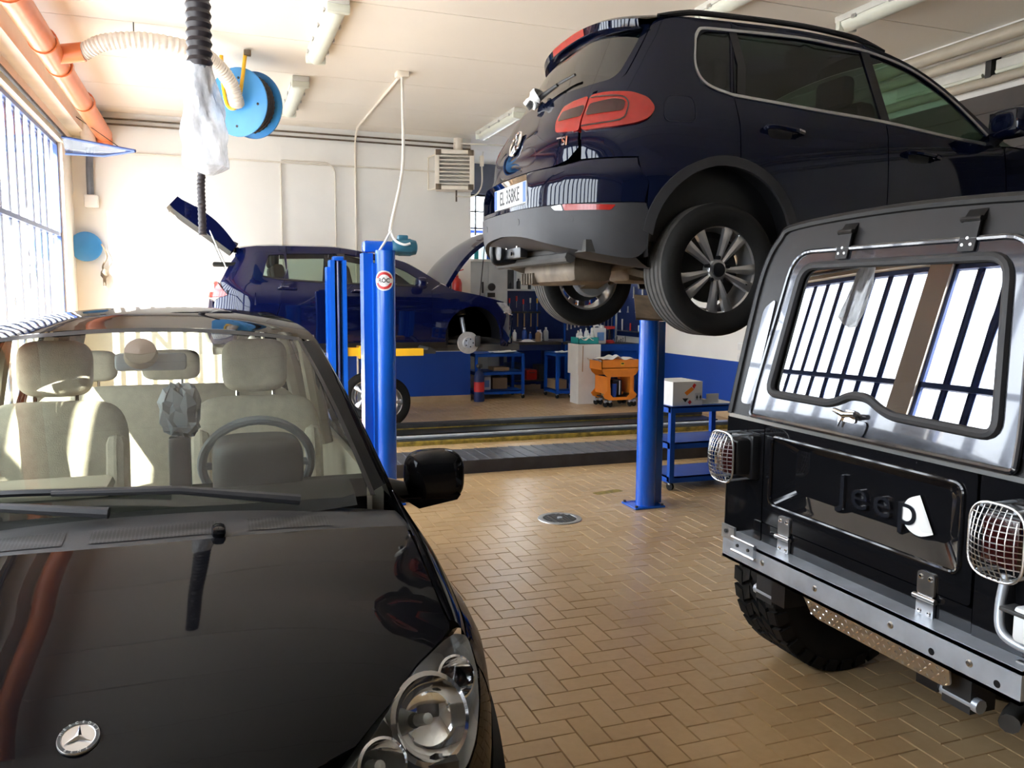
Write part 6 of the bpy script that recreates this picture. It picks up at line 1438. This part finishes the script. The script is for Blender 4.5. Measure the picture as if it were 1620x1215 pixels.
# ------------------------------------------------------------------ black off-roader seen from behind
JX0, JC = 2.06, 2.22
def J(y, z, d=0.0): return (JX0+max(0, z-1.16)*.195-d, y, z)
JP = lambda u, v, d: J(u, v, d)
JE = thing('offroad_car', 'black boxy off-roader with hardtop and steel bumper seen from behind', 'car', (3.6, JC, 0))
L = lambda mb, n, m_, so=0: mb.build(n, m_, JE, True, solid=so)
def plate(poly, a, b, n, m_, par=None, holes=(), res=.06):
    """slab with the given outline in the rear plane, from depth a to depth b (outward), holes cut through"""
    mb = MB(); v_, f_ = fill2d(poly, holes, res); k = len(v_)
    mb.add([J(u, w, b) for u, w in v_], [tuple(reversed(f)) for f in f_])
    mb.add([J(u, w, a) for u, w in v_], f_)
    for lp in [poly]+list(holes):
        lp = resample(lp, res)
        for i in range(len(lp)):
            p, q = lp[i], lp[(i+1) % len(lp)]; mb.quad(J(*p, a), J(*q, a), J(*q, b), J(*p, b))
    return mb.build(n, m_, par if par else JE, True)
S2 = lambda pts: [(2*JC-a, b) for a, b in pts]
# tub
L(MB().cbox((3.28, JC, .86), (2.30, 1.47, .60), .03), 'tub', 'jeep_paint')
for sg in (1, -1): L(MB().cbox((2.75, JC+sg*.735, .90), (1.36, .02, .52), .006), 'tub_side', 'jeep_paint')
for sg, nm in ((1, 'l'), (-1, 'r')):
    a, b = JC+sg*.742, JC+sg*.497
    y0, y1 = min(a, b), max(a, b)
    pn = plate(rnd([(y0, .645), (y1, .645), (y1, 1.165), (y0, 1.165)], .012), -.03, .0, 'corner_panel', 'jeep_paint')
    L(MB().tube([J(JC+sg*.738, .65, -.01), J(JC+sg*.738, 1.16, -.01)], .014, 8), 'corner_edge', 'jeep_paint')
plate([(1.728, .645), (2.712, .645), (2.712, .756), (1.728, .756)], -.03, -.003, 'lower_panel', 'jeep_paint')
# tailgate with pressed recess
y0, y1 = 1.732, 2.708
ro = rnd([(JC-.445, .845), (JC+.445, .845), (JC+.445, 1.118), (JC-.445, 1.118)], .035)
ri = rnd([(JC-.36, .905), (JC+.36, .905), (JC+.36, 1.078), (JC-.36, 1.078)], .03)
tg_ = plate(rnd([(y0, .762), (y1, .762), (y1, 1.160), (y0, 1.160)], .015), -.03, .002, 'tailgate', 'jeep_paint', None, [ro])
MB().tube([J(a, b, .003) for a, b in resample(ro, .05)], .008, 8, closed=True).build('bead', 'jeep_paint', tg_)
k_ = len(ro); mbx = MB()
for i in range(k_):
    j = (i+1) % k_; mbx.quad(J(*ro[i], 0), J(*ro[j], 0), J(*ri[j], -.05), J(*ri[i], -.05))
mbx.build('recess_slope', 'jeep_paint', tg_)
MB().panel(ri, lambda u, v: J(u, v, -.05), .1).build('recess_floor', 'jeep_paint', tg_)
tm = MB(); text(tm, 'Jeep', .15, J(2.155, .975, -.046), (0, -1, 0), (0, 0, 1), .010, spacing=1.2, xscale=1.2); lt = tm.build('lettering', 'jeep_gloss', tg_)
bv = lt.modifiers.new('edge', 'BEVEL'); bv.width = .004; bv.segments = 2
cs = spl([(1.973, 1.037), (2.022, 1.012), (2.042, .965), (2.022, .922), (1.97, .904), (1.913, .924)], 5, False)
stk = MB().panel(cs, lambda u, v: J(u, v, -.040), .03).build('sticker', 'white', tg_)
MB().panel([(1.968, 1.018), (1.916, .928), (1.955, .921), (1.988, .945), (1.99, .995)], lambda u, v: J(u, v, -.0385), .03).build('sticker_fold', 'card', stk)
for yc in (2.565, 1.885):
    hi = plate(rnd([(yc-.033, .742), (yc+.033, .742), (yc+.033, .818), (yc-.033, .818)], .014), .002, .010, 'hinge', 'satin')
    MB().prism(rnd([(yc-.033, .672), (yc+.033, .672), (yc+.033, .728), (yc-.033, .728)], .012), JP, .0, .010).build('hinge_leaf', 'satin', hi)
    MB().tube([J(yc-.042, .735, .012), J(yc+.042, .735, .012)], .009, 10).build('hinge_barrel', 'satin', hi)
    for a in (-.018, .018):
        for b in (.80, .69): MB().lathe([(0, .006), (.006, .005), (.009, 0)], J(yc+a, b, .010), (-1, 0, 0), 10).build('screw', 'chrome', hi)
# bumper
bm_ = L(MB().box(1.985, 2.0, 1.50, 2.865, .582, .678).box(1.985, 2.10, 1.50, 2.865, .666, .680).box(1.985, 2.10, 1.50, 2.865, .582, .594), 'bumper', 'galv')
for y in (2.60, 2.30, 1.95, 1.66): MB().lathe([(0, .006), (.008, .005), (.012, 0)], (1.985, y, .632), (-1, 0, 0), 12).build('bumper_bolt', 'satin', bm_)
for y in (1.79, 1.57): MB().disc((1.9845, y, .612), (-1, 0, 0), .011, 12).build('bumper_hole', 'black', bm_)
cp = L(MB().box(1.975, 1.985, 2.775, 2.862, .668, .725), 'corner_plate', 'satin')
MB().cyl((1.97, 2.83, .70), (1.976, 2.83, .70), .008, 10).build('rivet', 'steel_dark', cp)
lt_ = L(MB().box(1.97, 1.985, 2.64, 2.77, .638, .688), 'latch_plate', 'galv'); [MB().tube([(1.968, 2.63, z), (1.968, 2.78, z)], .005, 6).build('latch_rod', 'satin', lt_) for z in (.636, .690)]
for y in (2.67, 2.74): MB().cyl((1.964, y, .663), (1.97, y, .663), .007, 8).build('rivet', 'steel_dark', lt_)
# diamond plate guard below the bumper
dp_ = rnd([(1.73, .590), (2.37, .590), (2.35, .525), (2.32, .508), (1.77, .508), (1.74, .525)], .015)
gp = L(MB().prism(dp_, lambda u, v, d: (1.995+(.590-v)*.35-d, u, v), 0, .006), 'guard_plate', 'satin')
mbx = MB()
for i in range(26):
    for j in range(3):
        u = 1.755+i*.0236; v = .522+j*.022; a = PI/4*(1 if (i+j) % 2 else -1); ca, sa = math.cos(a)*.011, math.sin(a)*.011
        X = 1.995+(.590-v)*.35-.006
        mbx.add([(X, u-ca, v-sa), (X, u-sa*.28, v+ca*.28), (X, u+ca, v+sa), (X, u+sa*.28, v-ca*.28), (X-.003, u, v)], [(0, 1, 4), (1, 2, 4), (2, 3, 4), (3, 0, 4)])
mbx.build('diamond_tread', 'chrome', gp)
# tail lamps with wire guards
for yc in (2.81, 1.555):
    tl = L(MB().cbox((2.00, yc, 1.02), (.09, .125, .15), .02), 'tail_lamp', 'black')
    MB().cbox((2.045, yc, 1.02), (.05, .15, .18), .01).build('lamp_bracket', 'black', tl)
    MB().cbox((1.948, yc, 1.02), (.02, .11, .135), .006).build('lamp_lens', 'red_dark', tl)
    rim = rnd([(yc-.082, .918), (yc+.082, .918), (yc+.082, 1.122), (yc-.082, 1.122)], .065, 8)
    bul = lambda y, z: 1.925-.045*max(0, 1-((y-yc)/.085)**2)*max(0, 1-((z-1.02)/.105)**2)
    MB().tube([(1.925, a, b) for a, b in resample(rim, .03)], .004, 8, closed=True).build('guard_rim', 'satin', tl)
    mbx = MB()
    for k in range(9):
        y = yc-.066+k*.0165; h = .098*math.sqrt(max(.0, 1-(max(0, abs(y-yc)-.017)/.068)**2)) if abs(y-yc) > .02 else .100
        mbx.tube([(bul(y, 1.02+h*s_), y, 1.02+h*s_) for s_ in (-1, -.6, -.2, .2, .6, 1)], .0016, 5)
    for k in range(12):
        z = 1.02-.088+k*.016; w = .080 if abs(z-1.02) < .04 else .080*math.sqrt(max(.05, 1-((abs(z-1.02)-.04)/.064)**2))
        mbx.tube([(bul(yc+w*s_, z), yc+w*s_, z) for s_ in (-1, -.6, -.2, .2, .6, 1)], .0016, 5)
    mbx.build('guard_mesh', 'satin', tl)
    for z in (.93, 1.11):
        for s_ in (-1, 1): MB().tube([(1.925, yc+s_*.05, z), (2.04, yc+s_*.04, z)], .005, 6).build('guard_stay', 'galv', tl)
# lamp bracket and plate lamp at the right
lb = L(MB().tube(spl([(2.03, 1.60, .905), (2.02, 1.605, .82), (2.01, 1.59, .755), (2.005, 1.54, .735), (2.005, 1.46, .735)], 6, False), .013, 10), 'plate_bracket', 'galv')
MB().cbox((2.0, 1.50, .80), (.05, .07, .10), .015).build('plate_lamp', 'lens_clear', lb); MB().cbox((2.0, 1.515, .83), (.06, .11, .012), .003).build('lamp_visor', 'steel_dark', lb)
L(MB().cbox((2.03, 1.50, .66), (.02, .10, .05), .004), 'tab_plate', 'satin')
# hardtop and liftgate
hb = [(JC+.730, 1.172), (JC+.715, 1.55), (JC+.690, 1.78), (JC+.628, 1.90), (JC+.53, 1.948), (JC, 1.968)]
hard = hb+[(2*JC-a, b) for a, b in reversed(hb[:-1])]
gate_o = rnd([(JC+.58, 1.185), (JC+.575, 1.30), (JC+.50, 1.842), (JC-.525, 1.842), (JC-.60, 1.30), (JC-.605, 1.185)], [.02, .08, .10, .10, .08, .02])
plate(spl(hard[:], 1) if False else hard, -.04, .0, 'hardtop_rear', 'jeep_top', None, [gate_o])
sec = spl([(a, b) for a, b in hard], 5, False)
L(MB().grid(lambda u, v: (lambda p: (J(p[0], p[1])[0]+u*1.55, JC+(p[0]-JC)*(1-.0*u), p[1]+.025*math.sin(PI*min(1, u+.3)*.7) if p[1] > 1.9 else p[1]))(sec[min(len(sec)-1, int(round(v*(len(sec)-1))))]), 6, len(sec)-1), 'hardtop', 'jeep_top')
L(MB().tube([J(a, b, -.004) for a, b in sec], .018, 8), 'hardtop_edge', 'jeep_top')
glp = [(JC+.492, 1.285), (JC+.15, 1.285), (JC+.10, 1.30), (JC+.05, 1.325), (JC-.03, 1.325), (JC-.09, 1.295), (JC-.15, 1.278), (JC-.530, 1.272), (JC-.455, 1.785), (JC+.435, 1.785)]
glr = rnd(glp, [.05, .05, .03, .03, .03, .03, .05, .05, .07, .07])
lg = plate(gate_o, -.03, .014, 'liftgate', 'jeep_gloss', None, [glr])
MB().tube([J(a, b, .014) for a, b in resample(gate_o, .05)], .010, 8, closed=True).build('gate_bead', 'jeep_gloss', lg)
MB().tube([J(a, b, .016) for a, b in resample(glr, .04)], .016, 8, closed=True).build('rubber_seal', 'plastic', lg)
MB().panel(glr, lambda u, v: J(u, v, .004+.012*(1-((u-JC)/.5)**2)), .06).build('rear_glass', 'jeepglass', lg)
for yc in (2.452, 1.918):
    hg = L(MB().prism(rnd([(yc-.03, 1.805), (yc+.03, 1.805), (yc+.026, 1.90), (yc-.034, 1.90)], .008), JP, .016, .024), 'glass_hinge', 'jeep_top')
    MB().tube([J(yc-.036, 1.903, .022), J(yc+.036, 1.903, .022)], .009, 8).build('hinge_barrel', 'jeep_top', hg)
    MB().hexa([J(yc-.034, 1.90, .022), J(yc+.034, 1.90, .022), J(yc+.034, 1.90, -.03), J(yc-.034, 1.90, -.03), J(yc-.034, 1.935, .0), J(yc+.034, 1.935, .0), J(yc+.034, 1.95, -.04), J(yc-.034, 1.95, -.04)]).build('hinge_base', 'jeep_top', hg)
    for a, b in ((-.015, 1.825), (.015, 1.825), (0, 1.845)): MB().lathe([(0, .003), (.005, .002), (.006, 0)], J(yc+a, b, .024), (-1, 0, 0), 8).build('screw', 'satin', hg)
hd = L(MB().prism(rnd([(2.215, 1.235), (2.285, 1.235), (2.275, 1.275), (2.225, 1.275)], .012), JP, .014, .026), 'gate_handle', 'chrome')
MB().tube([J(2.205, 1.268, .045), J(2.25, 1.262, .05), J(2.305, 1.272, .045)], [.009, .012, .008], 10).build('handle_grip', 'chrome', hd)
MB().prism([(2.27, 1.262), (2.292, 1.262), (2.287, 1.215)], JP, .026, .034).build('handle_tab', 'chrome', hd)
plate(rnd([(2.175, 1.192), (2.30, 1.192), (2.305, 1.245), (2.165, 1.245)], .02), .014, .020, 'lock_plate', 'jeep_gloss', lg)
for sg in (1, -1):
    qp_ = rnd([(JC+sg*.598, 1.225), (JC+sg*.672, 1.225), (JC+sg*.640, 1.62), (JC+sg*.575, 1.66)], .025)
    plate(qp_, .0, .006, 'quarter_strip', 'jeep_gloss')
L(MB().box(2.055, 2.075, 1.49, 2.95, 1.160, 1.176), 'belt_seal', 'satin')
for sg in (1, -1): L(MB().hexa([(2.45, JC+sg*.722, 1.28), (3.4, JC+sg*.722, 1.28), (3.4, JC+sg*.732, 1.28), (2.45, JC+sg*.732, 1.28), (2.45, JC+sg*.705, 1.66), (3.4, JC+sg*.705, 1.66), (3.4, JC+sg*.715, 1.66), (2.45, JC+sg*.715, 1.66)]), 'side_window', 'tigglass')
# front half: cowl, bonnet, wings, screen
L(MB().cbox((5.0, JC, .90), (1.35, 1.25, .50), .06), 'bonnet', 'jeep_paint')
L(MB().cbox((5.72, JC, .82), (.10, 1.35, .55), .03), 'grille', 'jeep_paint')
for sg in (1, -1):
    L(MB().cbox((5.15, JC+sg*.76, .98), (1.05, .28, .05), .02), 'wing', 'jeep_paint')
    L(MB().cbox((3.95, JC+sg*.745, 1.02), (.75, .03, .60), .012), 'door', 'jeep_paint')
L(MB().cbox((5.95, JC, .58), (.16, 1.5, .12), .02), 'front_bumper', 'galv')
L(MB().hexa([(3.85, JC-.66, 1.16), (3.9, JC-.66, 1.16), (3.9, JC+.66, 1.16), (3.85, JC+.66, 1.16), (3.62, JC-.60, 1.93), (3.67, JC-.60, 1.93), (3.67, JC+.60, 1.93), (3.62, JC+.60, 1.93)]), 'windscreen', 'jeepglass')
# chassis
for sg in (1, -1): L(MB().box(2.05, 5.8, JC+sg*.36-.04, JC+sg*.36+.04, .46, .58), 'chassis_rail', 'black')
L(MB().tube([(2.62, JC-.7, .42), (2.62, JC+.7, .42)], .05, 10), 'rear_axle', 'black'); L(MB().tube([(5.0, JC-.7, .42), (5.0, JC+.7, .42)], .05, 10), 'front_axle', 'black')
L(MB().cbox((2.60, JC-.05, .42), (.26, .26, .26), .08), 'differential', 'black')
for sg in (1, -1):
    L(MB().tube(spl([(2.10, JC+sg*.46, .52), (2.3, JC+sg*.46, .44), (2.6, JC+sg*.46, .40), (3.1, JC+sg*.46, .50)], 5, False), .03, 8), 'leaf_spring', 'black')
    L(MB().tube([(2.45, JC+sg*.50, .40), (2.2, JC+sg*.42, .62)], .03, 8), 'damper', 'plastic')
    sk = L(MB().box(2.06, 2.16, JC+sg*.46-.05, JC+sg*.46+.05, .44, .58), 'spring_shackle', 'steel_dark'); MB().tube([(2.08, JC+sg*.46-.07, .47), (2.08, JC+sg*.46+.07, .47)], .022, 10).build('bush', 'galv', sk)
L(MB().tube(spl([(2.16, 1.66, .42), (2.25, 1.70, .43), (2.6, 1.78, .48), (3.5, 1.8, .5)], 5, False), .03, 10), 'exhaust_pipe', 'under')
# chunky off-road tyres
def mudwheel(loc, rot):
    e = sub_empty('wheel', JE, (loc[0]-3.6, loc[1]-JC, loc[2]), (0, 0, rot))
    R, r0, w = .405, .20, .30; h = w/2
    MB().lathe([(r0, -h*.8), (r0+.03, -h*.95), (R-.10, -h*1.02), (R-.04, -h*.95), (R-.016, -h*.86), (R-.016, h*.86), (R-.04, h*.95), (R-.10, h*1.02), (r0+.03, h*.95), (r0, h*.8)], (0, 0, 0), (0, 1, 0), 48).build('carcass', 'rubber', e, False)
    mb = MB(); N_ = 30
    def blk(a, y, da, dy, sk, r1=R, r2=R-.018):
        P_ = lambda aa, yy, r: (r*math.cos(aa), yy, r*math.sin(aa))
        c = [(a-da+sk, y-dy), (a+da+sk, y-dy), (a+da-sk, y+dy), (a-da-sk, y+dy)]
        mb.hexa([P_(p, q, r2) for p, q in c]+[P_(p, q, r1) for p, q in c])
    for k in range(N_):
        a = 2*PI*k/N_
        blk(a, -.112, .075, .028, .02); blk(a+.10, .112, .075, .028, -.02)
        blk(a+.05, -.052, .070, .024, -.035); blk(a+.15, .052, .070, .024, .035); blk(a+.10, 0, .060, .020, .04)
        for s_ in (-1, 1):
            aa = a+(0 if s_ < 0 else .10); P_ = lambda t_, yy, r: (r*math.cos(t_), yy, r*math.sin(t_))
            mb.hexa([P_(aa-.07, s_*h*.93, R-.055), P_(aa+.07, s_*h*.93, R-.055), P_(aa+.07, s_*h*1.04, R-.055), P_(aa-.07, s_*h*1.04, R-.055), P_(aa-.07, s_*h*.86, R-.004), P_(aa+.07, s_*h*.86, R-.004), P_(aa+.07, s_*h*.97, R-.004), P_(aa-.07, s_*h*.97, R-.004)])
    tag(mb.build('tread_blocks', 'rubber', e, False), kind='stuff')
    MB().lathe([(r0+.005, -h*.82), (r0-.01, -h*.80), (r0-.03, -h*.4), (r0-.08, -h*.35), (0, -h*.3)], (0, 0, 0), (0, 1, 0), 36).build('rim', 'alloy', e, False)
    MB().lathe([(0, -h*.6), (.05, -h*.58), (.055, -h*.3)], (0, 0, 0), (0, 1, 0), 20).build('hub', 'black', e, False)
    return e
JW = mudwheel((2.62, 2.96, .405), PI)
for loc, rot in (((2.62, 1.48, .405), 0), ((5.0, 2.96, .405), PI), ((5.0, 1.48, .405), 0)):
    c = copy_tree(JW, JE); c.location = (loc[0]-3.6, loc[1]-JC, loc[2]); c.rotation_euler = (0, 0, rot)
